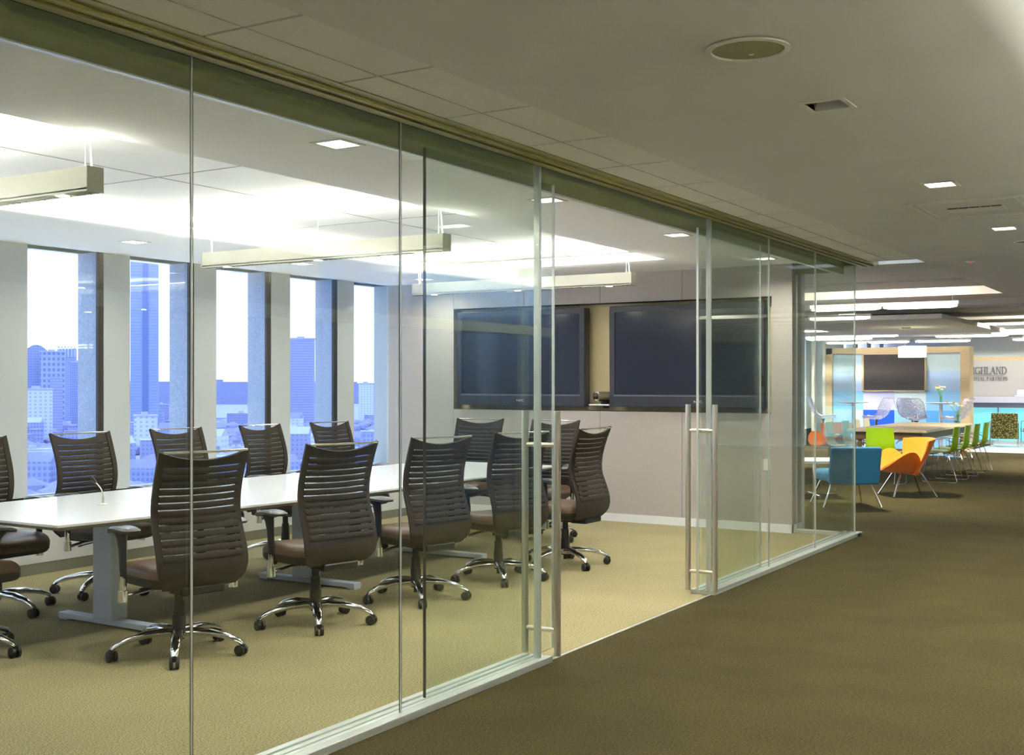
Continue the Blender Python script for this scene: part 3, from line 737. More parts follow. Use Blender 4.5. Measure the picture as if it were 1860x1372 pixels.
def office_chair(label):
    t = thing('office_chair', label, 'office chair')
    # backrest: solid side rails, solid foot, ribs with open slots between
    b = MB()
    top = lambda u: 1.088+0.052*abs(u)**2.0
    for s in (-1, 1):
        def rail(a, c, s=s):
            u = s*(0.87+0.13*a); return bpt(u, 0.40+(top(u)-0.40)*c)
        b.grid(rail, 2, 26, 0.020 if s > 0 else -0.020)
        def railb(a, c, s=s):
            u = s*(0.85+0.15*a); return bpt(u, 0.40+(top(u)-0.40)*c, -0.012)
    b.grid(lambda a, c: bpt(-0.87+1.74*a, 0.40+0.17*c), 10, 6, 0.016)
    nr = 13; z0_, pit = 0.560, 0.0388
    for i in range(nr):
        za = z0_+i*pit; hh = pit-0.0065
        def rib(a, c, za=za, hh=hh):
            ang = 2*PI*c; u = -0.88+1.76*a
            sag = -0.010*(1-u*u)
            p = bpt(u, za+hh/2+math.copysign(abs(math.sin(ang))**0.45, math.sin(ang))*hh/2, 0.002-0.009*math.copysign(abs(math.cos(ang))**0.6, math.cos(ang))); p.z += sag*(i/nr); return p
        b.grid(rib, 10, 12)
    zt = z0_+nr*pit
    v_ = MB(); v_.grid(lambda a, c: bpt(-0.86+1.72*a, 0.56+(zt-0.545)*c, 0.001), 10, 12); v_.build('mesh_veil', 'mesh_veil', t, smooth=True)
    b.grid(lambda a, c: bpt(-0.87+1.74*a, (zt-0.010*(1-(-0.87+1.74*a)**2))+(top(-0.87+1.74*a)-(zt-0.010*(1-(-0.87+1.74*a)**2)))*c), 10, 3, 0.014)
    back = b.build('backrest', 'mesh_brown', t, smooth=True)
    b = MB(); pts = []
    for i in range(13):
        u = -0.93+1.86*i/12; p = bpt(u, 1.138); p.z = 1.136+0.0*u; p.y = smoothi(PROF, 1.135)-0.006-0.028*(1-u*u); pts.append(p)
    b.tube(pts, 0.0065, 8); b.build('top_rail', 'chrome', back, smooth=True)
    # back support under the shell
    b = MB(); b.box(-0.13, -0.27, 0.365, 0.13, -0.12, 0.415); b.box(-0.06, -0.2, 0.36, 0.06, 0.10, 0.395); b.build('tilt_mechanism', 'black_plastic', t, bevel=0.012)
    # seat
    def sp(a, c, top_=True):
        th = 2*PI*a; e = 0.42
        cx = math.copysign(abs(math.cos(th))**e, math.cos(th)); cy = math.copysign(abs(math.sin(th))**e, math.sin(th))
        return cx, cy
    b = MB(); layers = [(0.0, 0.516), (0.5, 0.518), (0.85, 0.512), (0.97, 0.500), (1.0, 0.482), (0.995, 0.455)]
    def seatp(a, c):
        k = c*(len(layers)-1); i = min(int(k), len(layers)-2); f = k-i
        r = layers[i][0]+(layers[i+1][0]-layers[i][0])*f; z = layers[i][1]+(layers[i+1][1]-layers[i][1])*f
        cx, cy = sp(a, c); x = cx*0.25*r; y = cy*0.26*r
        z -= 0.035*max(0, (y-0.12)/0.14)**2; z += 0.010*(abs(x)/0.25)**2*(1 if r < 0.95 else 0)
        return (x, y+0.035, z)
    b.grid(seatp, 40, 10); b.build('seat', 'leather', t, smooth=True)
    b = MB(); lay2 = [(0.99, 0.457), (0.99, 0.435), (0.92, 0.402), (0.6, 0.384), (0.0, 0.380)]
    def shellp(a, c):
        k = c*(len(lay2)-1); i = min(int(k), len(lay2)-2); f = k-i
        r = lay2[i][0]+(lay2[i+1][0]-lay2[i][0])*f; z = lay2[i][1]+(lay2[i+1][1]-lay2[i][1])*f
        cx, cy = sp(a, c); x = cx*0.25*r; y = cy*0.26*r
        z -= 0.030*max(0, (y-0.12)/0.14)**2*(1 if r > 0.95 else 0.3)
        return (x, y+0.035, z)
    b.grid(shellp, 40, 8); b.build('seat_shell', 'seat_shell', t, smooth=True)
    # arms
    for s in (-1, 1):
        b = MB()
        def pad(a, c, s=s):
            th = 2*PI*a; cx, cy = math.copysign(abs(math.cos(th))**0.6, math.cos(th)), math.copysign(abs(math.sin(th))**0.6, math.sin(th))
            L_ = [(0, 0.738), (0.8, 0.737), (1.0, 0.726), (0.96, 0.713), (0.5, 0.706), (0, 0.705)]
            k = c*5; i = min(int(k), 4); f = k-i; r = L_[i][0]+(L_[i+1][0]-L_[i][0])*f; z = L_[i][1]+(L_[i+1][1]-L_[i][1])*f
            y = cy*0.135*r; return (s*0.325+cx*0.052*r*(1-0.2*cy), y+0.01, z-0.022*(max(0, cy)**3)*r-0.006*abs(cy)*r)
        b.grid(pad, 28, 10); pd = b.build('arm_rest', 'arm_pad', t, smooth=True)
        b = MB(); b.tube([(s*0.325, 0.03, 0.712), (s*0.328, 0.015, 0.675), (s*0.330, 0.0, 0.61), (s*0.332, -0.012, 0.46)], [0.058, 0.038, 0.030, 0.025], 12, 0.62)
        b.build('arm_post', 'black_plastic', pd, smooth=True)
        b = MB(); b.tube([(s*0.332, -0.012, 0.47), (s*0.334, -0.012, 0.39)], [0.020, 0.019], 12); b.tube([(s*0.334, -0.012, 0.395), (s*0.334, -0.012, 0.335)], 0.027, 14)
        b.tube([(s*0.330, -0.012, 0.36), (s*0.20, -0.01, 0.380), (s*0.08, -0.01, 0.386)], [0.018, 0.016, 0.014], 10, 0.6)
        b.build('arm_bracket', 'chrome', pd, smooth=True)
    b = MB(); b.tube([(0.10, 0.03, 0.378), (0.26, 0.06, 0.372)], 0.005, 8); b.tube([(0.25, 0.055, 0.372), (0.28, 0.065, 0.371), (0.31, 0.075, 0.368)], [0.007, 0.014, 0.009], 10, 0.5)
    b.build('lever', 'black_plastic', t, smooth=True)
    # column and base
    b = MB(); b.lathe([(0, 0.36), (0.024, 0.36), (0.024, 0.30), (0.030, 0.298), (0.033, 0.22), (0.036, 0.218), (0.038, 0.10), (0.030, 0.085), (0.015, 0.083), (0.015, 0.05), (0, 0.05)], 20)
    b.build('gas_column', 'black_plastic', t, smooth=True)
    b = MB()
    for k in range(5):
        a = 2*PI*k/5+0.38; d = Vector((math.cos(a), math.sin(a), 0))
        P_ = [(0.02, 0.122), (0.08, 0.130), (0.18, 0.126), (0.28, 0.106), (0.345, 0.080), (0.362, 0.064)]
        b.tube([d*r+Vector((0, 0, z)) for r, z in P_], [0.038, 0.036, 0.031, 0.026, 0.021, 0.015], 12, 0.66)
    b.lathe([(0.0, 0.135), (0.045, 0.133), (0.052, 0.12), (0.048, 0.098), (0.0, 0.094)], 20)
    b.build('base', 'chrome', t, smooth=True)
    for k in range(5):
        a = 2*PI*k/5+0.38; d = Vector((math.cos(a), math.sin(a), 0)); c = d*0.365
        ca = a+1.1+0.9*math.sin(k*2.3)
        ax = Vector((math.cos(ca), math.sin(ca), 0)); fw = Vector((-ax.y, ax.x, 0))
        b = MB()
        for s in (-1, 1):
            p = c+fw*0.012+Vector((0, 0, 0.030))
            b.tube([p+ax*s*0.006, p+ax*s*0.008, p+ax*s*0.024, p+ax*s*0.027], [0.022, 0.030, 0.030, 0.023], 16)
        b.tube([c+Vector((0, 0, 0.065)), c+fw*0.004+Vector((0, 0, 0.045))], [0.014, 0.020], 10)
        b.build('caster', 'caster_black', t, smooth=True)
    return t
NEARG = 'chairs along the glass side of the table'; FARG = 'chairs along the window side of the table'
R_ = math.radians
specs = [
 ((-1.83, 4.55), 76, 'dark slatted office chair on the glass side, largest and nearest full chair', NEARG),
 ((-1.73, 5.57), 77, 'dark slatted office chair on the glass side, second from the close table end', NEARG),
 ((-1.69, 6.57), 76, 'dark slatted office chair on the glass side, crossed by a dark pane edge', NEARG),
 ((-1.63, 7.55), 72, 'dark slatted office chair on the glass side, partly behind the left door frame and pull', NEARG),
 ((-1.55, 8.46), 89, 'dark slatted office chair seen through the open doorway, last on the glass side', NEARG),
 ((-2.85, 3.87), 2, 'office chair at the close end of the table, only seat and arm in view', None),
 ((-3.74, 4.74), -90, 'brown slatted office chair cut off by the left edge of the photo, far side', FARG),
 ((-3.76, 5.64), -88, 'brown slatted office chair on the window side, directly behind the table microphone', FARG),
 ((-3.80, 6.58), -90, 'brown slatted office chair on the window side, before the tall tower window', FARG),
 ((-3.79, 7.54), -86, 'brown slatted office chair on the window side, third from the photo edge', FARG),
 ((-3.77, 8.42), -90, 'brown slatted office chair on the window side, farthest and smallest of its row', FARG),
 ((-3.39, 9.76), 186, 'grey-brown office chair at the far table end, left of the two head chairs', None),
 ((-2.52, 9.74), 180, 'grey-brown office chair at the far table end, half hidden by the door frame', None),
]
src = None
for (x, y), r, lab, grp in specs:
    if src is None:
        src = office_chair(lab); src.location = (x, y, 0); src.rotation_euler.z = R_(r); src['group'] = grp
    else:
        o = dup(src, (x, y, 0), R_(r), lab)
        if grp: o['group'] = grp
        elif 'group' in o: del o['group']

# ---------------------------------------------------------------- pendants over the table
def pendant(label, x0, x1, y, zb=2.43, spots=(0.22, 0.5, 0.78)):
    w, h = x1-x0, 0.125; d = 0.095
    t = thing('pendant_light', label, 'pendant light', (x0, y, zb), group='long white box pendants over the table')
    b = MB(); b.box(0, -d/2, 0.004, w, -d/2+0.006, h); b.box(0, d/2-0.006, 0.004, w, d/2, h); b.box(0, -d/2, 0.012, w, d/2, 0.02)
    b.build('housing', 'lamp_body', t)
    for xa in (0, w): bx('end_cap', 'lamp_end', xa-0.003, -d/2-0.001, 0.002, xa+0.003, d/2+0.001, h+0.001, t)
    bx('top_diffuser', 'lamp_glow', 0.01, -d/2+0.01, h-0.03, w-0.01, d/2-0.01, h-0.02, t)
    b = MB()
    n = int(w/0.05)
    for i in range(n):
        xx = w*(i+0.5)/n; b.box(xx-0.002, -d/2+0.006, 0.002, xx+0.002, d/2-0.006, 0.012)
    b.build('louvre', 'lamp_end', t)
    for f in (0.10, 0.5, 0.90):
        b = MB(); b.lathe([(0, 0.001), (0.032, 0.001), (0.034, 0.004), (0, 0.004)], 20, (w*f, 0, 0)); b.build('spot', 'lamp_glow', t, smooth=False)
        area('spot_light', (w*f, 0, -0.005), 0.06, 0.06, 2.2, (1, 0.96, 0.88), t)
    for f in (0.03, 0.5, 0.97):
        b = MB(); b.tube([(w*f, 0, h-0.02), (w*f, 0, ZU-zb-0.03)], 0.0016, 6); b.tube([(w*f, 0, ZU-zb-0.04), (w*f, 0, ZU-zb)], 0.007, 8); b.build('cable', 'wire', t)
    for f in (0.02, 0.98):
        b = MB(); b.tube([(w*f, 0.02, h-0.02), (w*f-0.008, 0.02, h+0.08), (w*f-0.02, 0.02, h+0.18), (w*f-0.025, 0.02, ZU-zb)], 0.004, 8); b.build('power_cord', 'cord_white', t, smooth=True)
    area('up_light', (w/2, 0, h+0.004), w-0.05, 0.07, 12*L_PEND, (1, 0.96, 0.88), t, (PI, 0, 0))
    return t
pendant('long white box pendant light, nearest one, cut by the left photo edge', -4.0, -1.57, 3.78)
pendant('long white box pendant light over the middle of the white table', -3.93, -1.56, 6.76)
pendant('long white box pendant light in front of the screen wall', -4.25, -1.68, 10.03)

# ---------------------------------------------------------------- recessed downlights
def downlight(label, x, y, z, s=0.155, lit=True, watts=0, col=(1, 0.97, 0.88), group=None, name='ceiling_light'):
    t = thing(name, label, 'ceiling light', (x, y, z), group=group)
    b = MB(); r = s/2; o = r+0.022
    b.box(-o, -o, -0.004, -r, o, 0.004); b.box(r, -o, -0.004, o, o, 0.004); b.box(-r, -o, -0.004, r, -r, 0.004); b.box(-r, r, -0.004, r, o, 0.004)
    b.build('trim_frame', 'fitting_white', t)
    if lit:
        bx('lens', 'lamp_glow', -r, -r, 0.001, r, r, 0.005, t)
        area('light', (0, 0, -0.006), s*0.9, s*0.9, watts, col, t, spread=R_(150))
    else:
        b = MB(); b.grid(lambda a, c: (-r+2*r*a, -r+2*r*c, 0.01+0.07*math.sin(PI*a)**0.7+0.03*math.sin(PI*c)), 12, 8); b.build('reflector', 'lamp_reflector', t, smooth=True)
        b = MB(); b.box(-r-0.002, -r, 0.0, -r, r, 0.03); b.box(r, -r, 0.0, r+0.002, r, 0.03); b.build('inner_rim', 'niche_dark', t)
    return t
names_n = ['nearest one of the row by the glass', 'second of the row by the glass, above the door edge', 'third of the row by the glass, over the open doorway', 'farthest of the row by the glass, near the screen wall end']
for i, y in enumerate((4.52, 6.62, 8.72, 10.82)):
    downlight('square lit ceiling light, '+names_n[i], -0.665, y, ZR-0.001, watts=L_DOWN, group='square ceiling lights of the meeting room')
names_f = ['above the window view with the low office blocks', 'behind the middle pendant by the windows', 'in the corner by the windows and screen wall']
for i, y in enumerate((6.75, 8.85, 10.93)):
    downlight('small square lit ceiling light, '+names_f[i], -4.77, y, ZR-0.001, watts=L_DOWN*0.6, group='square ceiling lights of the meeting room')
downlight('small square lit ceiling light seen through the far glass pane', -2.6, 10.9, ZR-0.001, watts=L_DOWN*0.6, group='square ceiling lights of the meeting room') if False else None
downlight('unlit square recessed light with silver reflector in the corridor ceiling', 1.70, 4.85, ZC-0.005, s=0.15, lit=False)
downlight('bright square recessed light in the corridor ceiling, nearer of the two lit ones', 1.69, 7.13, ZC-0.005, s=0.15, watts=L_CORR)
downlight('bright square recessed light in the corridor ceiling, farther one past the air diffuser', 1.69, 9.40, ZC-0.005, s=0.15, watts=L_CORR)
for y in (-4.2, -1.9, 0.3, 2.6):  # added lamps outside the view, as ambient fill for the corridor
    downlight('added square fill light in the corridor ceiling, outside the view', 2.9, y, ZC-0.005, s=0.15, watts=L_CORR*1.2, group='added corridor fill lights out of view')
def speaker(label, x, y, z, r):
    t = thing('ceiling_speaker', label, 'speaker', (x, y, z))
    b = MB(); b.lathe([(r, -0.002), (r, -0.008), (r-0.018, -0.010), (r-0.020, -0.002)], 40); b.build('rim', 'fitting_white', t, smooth=True)
    b = MB(); b.lathe([(0, -0.012), (r*0.5, -0.009), (r-0.02, -0.003), (r-0.02, 0.0), (0, 0.0)], 40); b.build('grille', 'speaker_grille', t, smooth=True)
    bx('badge', 'fitting_white', -0.008, 0.03, -0.0145, 0.008, 0.036, -0.011, t)
speaker('large round speaker grille in the corridor ceiling, nearest the camera', 1.707, 3.89, ZC-0.005, 0.145)
speaker('round speaker grille at the right photo edge of the corridor ceiling', 1.73, 10.35, ZC-0.005, 0.12)
t = thing('ceiling_speaker', 'pale round speaker in the raised ceiling beyond the middle pendant', 'speaker', (-4.0, 7.42, ZU)); b = MB(); b.lathe([(0, -0.006), (0.09, -0.006), (0.11, -0.002), (0.11, 0), (0, 0)], 30); b.build('grille', 'fitting_white', t, smooth=True)
# air diffuser
t = thing('air_diffuser', 'large square air diffuser panel with a slotted centre in the corridor ceiling', 'air vent', (1.70, 8.22, ZC-0.005))
b = MB(); w = 0.36
for s0, s1, z in ((w, w-0.03, -0.006), (w-0.05, w-0.075, -0.006)):
    b.box(-s0, -s0*1.2, z, -s1, s0*1.2, 0); b.box(s1, -s0*1.2, z, s0, s0*1.2, 0); b.box(-s1, -s0*1.2, z, s1, -s1*1.2, 0); b.box(-s1, s1*1.2, z, s1, s0*1.2, 0)
b.build('frame', 'fitting_white', t); bx('panel', 'ceiling_white', -w+0.03, -(w-0.03)*1.2, -0.003, w-0.03, (w-0.03)*1.2, -0.001, t)
bx('slot', 'niche_dark', -0.17, -0.10, -0.006, 0.17, -0.06, -0.002, t)
b = MB(); [b.box(-0.17+0.068*i, -0.10, -0.009, -0.165+0.068*i, -0.05, -0.002) for i in range(6)]; b.box(-0.18, -0.06, -0.010, 0.18, 0.10, -0.003); b.build('blade', 'fitting_white', t, bevel=0.002)
t = thing('sprinkler_head', 'tiny white sprinkler cover in the corridor ceiling, far from the downlights', 'sprinkler', (1.03, 11.75, ZC-0.005))
b = MB(); b.lathe([(0, -0.02), (0.03, -0.02), (0.045, -0.004), (0.05, 0), (0, 0)], 20); b.build('cover', 'fitting_white', t, smooth=True)
b = MB(); b.lathe([(0, -0.034), (0.006, -0.032), (0.008, -0.02), (0, -0.02)], 10); b.build('bulb', 'led_red', t, smooth=True)

# ================================================================ LOUNGE
def tube_light(label, x0, x1, y, z=2.5, group='tube pendants over the lounge'):
    w = x1-x0
    t = thing('tube_light', label, 'tube light', (x0, y, z), group=group)
    bx('housing', 'fitting_white', 0, -0.03, 0.02, w, 0.03, 0.06, t)
    n = max(1, round(w/1.0))
    for i in range(n):
        b = MB(); b.tube([(w*i/n+0.02, 0, 0.0), (w*i/n+0.10, 0, 0.0), (w*(i+1)/n-0.10, 0, 0.0), (w*(i+1)/n-0.02, 0, 0.0)], [0.012, 0.026, 0.026, 0.012], 10); b.build('tube', 'tube_glow', t, smooth=True)
    for f in (0.04, 0.96):
        b = MB(); b.tube([(w*f, 0, 0.06), (w*f, 0, 3.05-z)], 0.002, 5); b.build('cable', 'wire', t)
    return t
TL = [(-1.74, 0.18, 15.7, 2.5, 'nearest one right of the glass corner'), (-2.45, -1.49, 17.9, 2.5, 'second row, short one'), (-3.9, -2.25, 15.7, 2.5, 'behind the glass corner pane'),
      (-3.3, -2.6, 17.0, 2.5, 'short piece at the glass corner'), (-4.54, -2.73, 24.9, 2.5, 'left of the square lamp, before the media wall'), (-5.1, -3.6, 26.2, 2.5, 'low over the media wall, left half'),
      (-4.9, -3.0, 27.05, 2.44, 'closest to the media wall, left of the square lamp'), (-2.23, -0.75, 25.9, 2.5, 'right of the square lamp'), (-0.9, 1.2, 24.6, 2.5, 'far right, upper'),
      (-0.75, 1.1, 27.6, 2.5, 'far right, middle'), (-1.1, 1.0, 28.6, 2.5, 'far right, lower'), (-2.9, -1.7, 27.05, 2.44, 'closest to the media wall, right half')]
for x0, x1, y, z, l_ in TL: tube_light('glowing tube pendant in the lounge, '+l_, x0, x1, y, z)
k_ = 0
for x0, y in ((7.0, 16.2), (9.6, 16.0), (8.2, 17.6), (11.0, 18.4), (6.4, 19.2), (9.0, 20.0), (12.0, 21.5), (7.6, 23.0), (10.4, 25.0)):
    tube_light('glowing white tube pendant in the open area right of the corridor', x0, x0+2.2, y, 2.5, 'tube pendants seen only as reflections')
# ambient light of the lounge comes from ceiling lights added to brighten it
for (x, y) in ((-4.5, 13.6), (-1.0, 15.0), (-4.6, 18.6), (-3.5, 22.6), (0.8, 21.8), (-0.6, 24.4), (1.0, 28.4), (-0.9, 29.5), (-2.2, 29.5), (0.6, 29.7), (-5.0, 25.6), (5.5, 19.5), (10, 17)):
    t = thing('ceiling_light', 'added square fill light between the lounge ceiling beams', 'ceiling light', (x, y, 3.045), group='added fill lights between the lounge beams')
    bx('lens', 'lamp_glow', -0.1, -0.1, 0, 0.1, 0.1, 0.005, t); area('light', (0, 0, -0.006), 0.2, 0.2, 110 if y < 26 else 19, (1, 0.95, 0.84), t)
# floating ceiling panel with square lamp
cp = thing('ceiling_panel', 'flat white suspended ceiling panel over the wooden lounge table', 'ceiling panel', (-1.75, 21.2, 2.5))
b = MB(); b.box(-1.7, -2.5, 0, 1.12, 3.3, 0.075); b.build('panel', 'ceiling_white', cp, bevel=0.004)
b = MB(); [b.tube([(x, y, 0.07), (x, y, 0.55)], 0.003, 6) for x in (-1.5, 0.9) for y in (-2.2, 2.9)]; b.build('cable', 'wire', cp)
lp = thing('square_lamp', 'square fabric pendant lamp glowing pale yellow-white under the floating panel', 'lamp', (-1.68, 21.4, 1.965), R_(24))
bx('shade_side', 'shade_glow', -0.20, -0.205, 0, 0.20, -0.195, 0.20, lp); bx('shade_side', 'shade_glow', -0.20, 0.195, 0, 0.20, 0.205, 0.20, lp)
bx('shade_side', 'shade_glow_end', -0.205, -0.2, 0, -0.195, 0.2, 0.20, lp); bx('shade_side', 'shade_glow_end', 0.195, -0.2, 0, 0.205, 0.2, 0.20, lp)
bx('diffuser', 'shade_glow', -0.195, -0.195, 0.005, 0.195, 0.195, 0.01, lp)
b = MB(); b.tube([(-0.12, 0, 0.0), (-0.12, 0, 0.52)], 0.004, 6); b.build('cable', 'wire', lp)
bx('canopy', 'steel', -0.20, -0.08, 0.50, -0.04, 0.08, 0.534, lp, 0.005)

# blue lounge chair, seen from behind
bc = thing('lounge_chair', 'blue felt lounge chair on splayed steel legs, back towards the camera, beside the glass corner', 'armchair', (-0.89, 14.38, 0), R_(33))
b = MB(); b.box(-0.30, -0.27, 0.30, 0.30, 0.36, 0.44); b.build('seat', 'blue_felt', bc, bevel=0.055, seg=4, smooth=True)
def bback(a, c):
    z = 0.30+0.45*c; return (-0.30+0.60*a, -0.24-0.11*c-0.03*math.sin(PI*a), z)
b = MB(); b.grid(bback, 10, 8, -0.085); b.build('backrest', 'blue_felt', bc, bevel=0.03, seg=3, smooth=True)
LEGP = [(-0.23, -0.20, -0.36, -0.30), (0.23, -0.20, 0.34, -0.30), (-0.23, 0.26, -0.33, 0.36), (0.23, 0.26, 0.31, 0.36)]
for xa, ya, xb, yb in LEGP:
    b = MB(); b.tube([(xa*0.9, ya, 0.305), (xa, ya, 0.30), (xa+(xb-xa)*0.15, ya+(yb-ya)*0.15, 0.27), (xb, yb, 0.008)], 0.011, 10); b.build('leg', 'chrome', bc, smooth=True)
b = MB(); b.tube([(-0.21, -0.20, 0.303), (0.21, -0.20, 0.303)], 0.008, 8); b.tube([(-0.21, 0.26, 0.303), (0.21, 0.26, 0.303)], 0.008, 8); b.build('frame_rail', 'chrome', bc, smooth=True)

# orange shell armchairs: seat petal and back petal
def slice_chair(label, x, y, rz, sc=1.0):
    t = thing('shell_armchair', label, 'armchair', (x, y, 0), rz)
    def petal_seat(a, c):
        # a: across -1..1, c: depth back->front
        u = -1+2*a; d = c
        half = 0.37*math.sin(PI*(0.06+0.84*d))**0.6
        x_ = u*half
        side = abs(u)**2.0*0.29*math.sin(PI*(0.04+0.92*d**0.8))
        y_ = -0.15+0.52*d
        return (x_*sc, y_*sc, (0.325+0.05*d*d+side)*sc)
    def petal_back(a, c):
        u = -1+2*a
        w = 0.12+0.30*math.sin(PI*0.5*c)**0.85
        z_ = 0.27+0.50*c-0.015*abs(u)**3*c
        y_ = -0.13-0.25*c+0.24*abs(u)**2.0*(0.25+0.75*c)
        return (u*w*sc, y_*sc, z_*sc)
    b = MB(); b.grid(petal_seat, 16, 12, 0.035*sc); b.build('seat', 'orange_felt', t, smooth=True, bevel=0.012, seg=2)
    b = MB(); b.grid(petal_back, 16, 12, 0.035*sc); b.build('backrest', 'orange_felt', t, smooth=True, bevel=0.012, seg=2)
    for xa, ya, xb, yb in ((-0.13, -0.15, -0.27, -0.31), (0.13, -0.15, 0.27, -0.31), (-0.13, 0.12, -0.27, 0.27), (0.13, 0.12, 0.27, 0.27)):
        b = MB(); b.tube([(xa*0.3*sc, ya*0.6*sc, 0.325), (xa*sc, ya*sc, 0.315), (xa*1.15*sc, ya*1.15*sc, 0.28), (xb*sc, yb*sc, 0.01)], 0.0115, 10); lg = b.build('leg', 'chrome', t, smooth=True)
        b = MB(); b.lathe([(0, 0), (0.018, 0), (0.018, 0.008), (0, 0.012)], 12, (xb*sc, yb*sc, 0)); b.build('glide', 'black_plastic', lg)
    return t
slice_chair('bright orange shell armchair in front of the wooden table, right of the blue chair', -0.55, 16.02, R_(92+33))
slice_chair('orange shell armchair seen through the glass corner, far left of the lounge', -3.12, 21.4, R_(150), 1.0)

# moulded chairs on sled frames
def sled_chair(label, mname, mfront, group):
    t = thing('sled_chair', label, 'chair', group=group)
    pr = [(0.24, 0.452), (0.20, 0.462), (0.08, 0.452), (-0.08, 0.446), (-0.17, 0.462), (-0.215, 0.51), (-0.235, 0.58), (-0.245, 0.70), (-0.262, 0.845)]
    def shell(a, c):
        k = c*(len(pr)-1); i = min(int(k), len(pr)-2); f = k-i
        y = pr[i][0]+(pr[i+1][0]-pr[i][0])*f; z = pr[i][1]+(pr[i+1][1]-pr[i][1])*f
        u = -1+2*a; w = 0.225-0.02*max(0, c-0.6)*2.5
        return (u*w, y+0.035*u*u*(1 if c > 0.5 else 0), z+0.018*u*u*(1 if c < 0.55 else 0))
    b = MB(); b.grid(shell, 10, 24, 0.011); b.build('shell', mname, t, smooth=True)
    if mfront:
        def fr(a, c):
            p = Vector(shell(a, 0.03+0.94*c)); u = -1+2*a; p.x *= 0.97
            k_ = min(1, max(0, (c-0.45)/0.15)); p.y += 0.013*k_; p.z += 0.013*(1-k_)
            return p
        b = MB(); b.grid(fr, 10, 24, 0.002); b.build('shell_lining', mfront, t, smooth=True)
    for s in (-1, 1):
        b = MB(); b.tube([(s*0.10, 0.10, 0.435), (s*0.20, 0.13, 0.432), (s*0.225, 0.17, 0.41), (s*0.235, 0.23, 0.03), (s*0.235, 0.21, 0.010), (s*0.235, -0.24, 0.010), (s*0.235, -0.27, 0.03), (s*0.215, -0.15, 0.40), (s*0.19, -0.12, 0.432), (s*0.10, -0.08, 0.435)], 0.0065, 8)
        b.build('sled_frame', 'chrome', t, smooth=True)
        b = MB(); b.tube([(s*0.235, 0.16, 0.43), (s*0.245, 0.17, 0.62), (s*0.25, 0.14, 0.655), (s*0.25, -0.12, 0.66), (s*0.24, -0.20, 0.62)], 0.006, 8); b.build('arm_rest', 'chrome', t, smooth=True)
    return t
GS = 'green chairs along the right side of the wooden table'
g0 = sled_chair('lime green moulded chair, nearest of the four along the right table side', 'green_shell', 'green_front', GS)
g0.location = (-0.62, 18.62, 0); g0.rotation_euler.z = R_(90)
for i, (y, l_) in enumerate(((19.40, 'second of the four along the right table side'), (20.20, 'third of the four along the right table side'), (21.05, 'farthest of the four along the right table side'))):
    dup(g0, (-0.60, y, 0), R_(90), 'lime green moulded chair, '+l_)
gh = dup(g0, (-1.25, 17.75, 0), R_(-6), 'lime green moulded chair at the head of the wooden table, back to camera')
if 'group' in gh: del gh['group']
CS = 'cream chairs along the left side of the wooden table'
c0 = sled_chair('cream moulded chair, nearest of the four on the left table side', 'cream_shell', None, CS)
c0.location = (-2.42, 19.6, 0); c0.rotation_euler.z = R_(-90)
for x, y, l_ in ((-2.38, 20.45, 'second of the four on the left table side'), (-2.42, 21.3, 'third of the four on the left table side'), (-2.48, 22.2, 'farthest of the four on the left table side')):
    dup(c0, (x, y, 0), R_(-90), 'cream moulded chair, '+l_)

# wooden table
wt = thing('wooden_table', 'large pale wooden table with a deep apron and turned legs in the lounge', 'table', (-1.62, 21.1, 0))
b = MB(); b.box(-0.68, -1.62, 0.70, 0.60, 2.35, 0.75); b.build('tabletop', 'wood_table', wt, bevel=0.012)
b = MB(); b.box(-0.58, -1.5, 0.58, 0.50, -1.46, 0.70); b.box(-0.58, 2.2, 0.58, 0.50, 2.24, 0.70); b.box(-0.58, -1.46, 0.58, -0.54, 2.2, 0.70); b.box(0.46, -1.46, 0.58, 0.50, 2.2, 0.70); b.build('apron', 'wood_dark', wt, bevel=0.004)
for x in (-0.52, 0.44):
    for y in (-1.42, 2.14):
        b = MB(); b.box(x-0.045, y-0.045, 0.56, x+0.045, y+0.045, 0.70); b.lathe([(0, 0.0), (0.025, 0), (0.035, 0.03), (0.022, 0.06), (0.03, 0.12), (0.042, 0.3), (0.03, 0.45), (0.045, 0.5), (0.03, 0.54), (0.04, 0.565), (0, 0.565)], 14, (x, y, 0)); b.build('leg', 'wood_dark', wt, smooth=True)

# grey armchair and white coffee table behind the glass corner
ga = thing('armchair', 'olive-grey upholstered armchair behind the glass corner, left of the blue chair', 'armchair', (-2.30, 17.3, 0), R_(-75))
b = MB(); b.box(-0.33, -0.30, 0.24, 0.33, 0.35, 0.40); b.build('seat', 'grey_felt', ga, bevel=0.04, seg=3, smooth=True)
b = MB(); b.box(-0.33, -0.38, 0.24, 0.33, -0.26, 0.74); b.build('backrest', 'grey_felt', ga, bevel=0.04, seg=3, smooth=True)
for s in (-1, 1):
    b = MB(); b.box(s*0.33-0.04, -0.36, 0.24, s*0.33+0.04, 0.33, 0.54); b.build('arm_rest', 'grey_felt', ga, bevel=0.03, seg=3, smooth=True)
    for y in (-0.3, 0.3):
        b = MB(); b.tube([(s*0.30, y, 0.25), (s*0.30, y, 0.0)], 0.012, 8); b.build('leg', 'chrome', ga)
ct = thing('coffee_table', 'low white coffee table on a steel pedestal between the lounge chairs by the glass', 'coffee table', (-1.55, 15.25, 0), R_(31))
b = MB(); b.box(-0.35, -0.35, 0.46, 0.35, 0.35, 0.50); b.build('tabletop', 'white_top', ct, bevel=0.006)
b = MB(); b.tube([(0, 0, 0.03), (0, 0, 0.46)], 0.025, 12); b.build('column', 'chrome', ct, smooth=True)
b = MB(); b.tube([(-0.30, 0, 0.04), (0.30, 0, 0.04)], 0.012, 8); b.tube([(0, -0.30, 0.04), (0, 0.30, 0.04)], 0.012, 8)
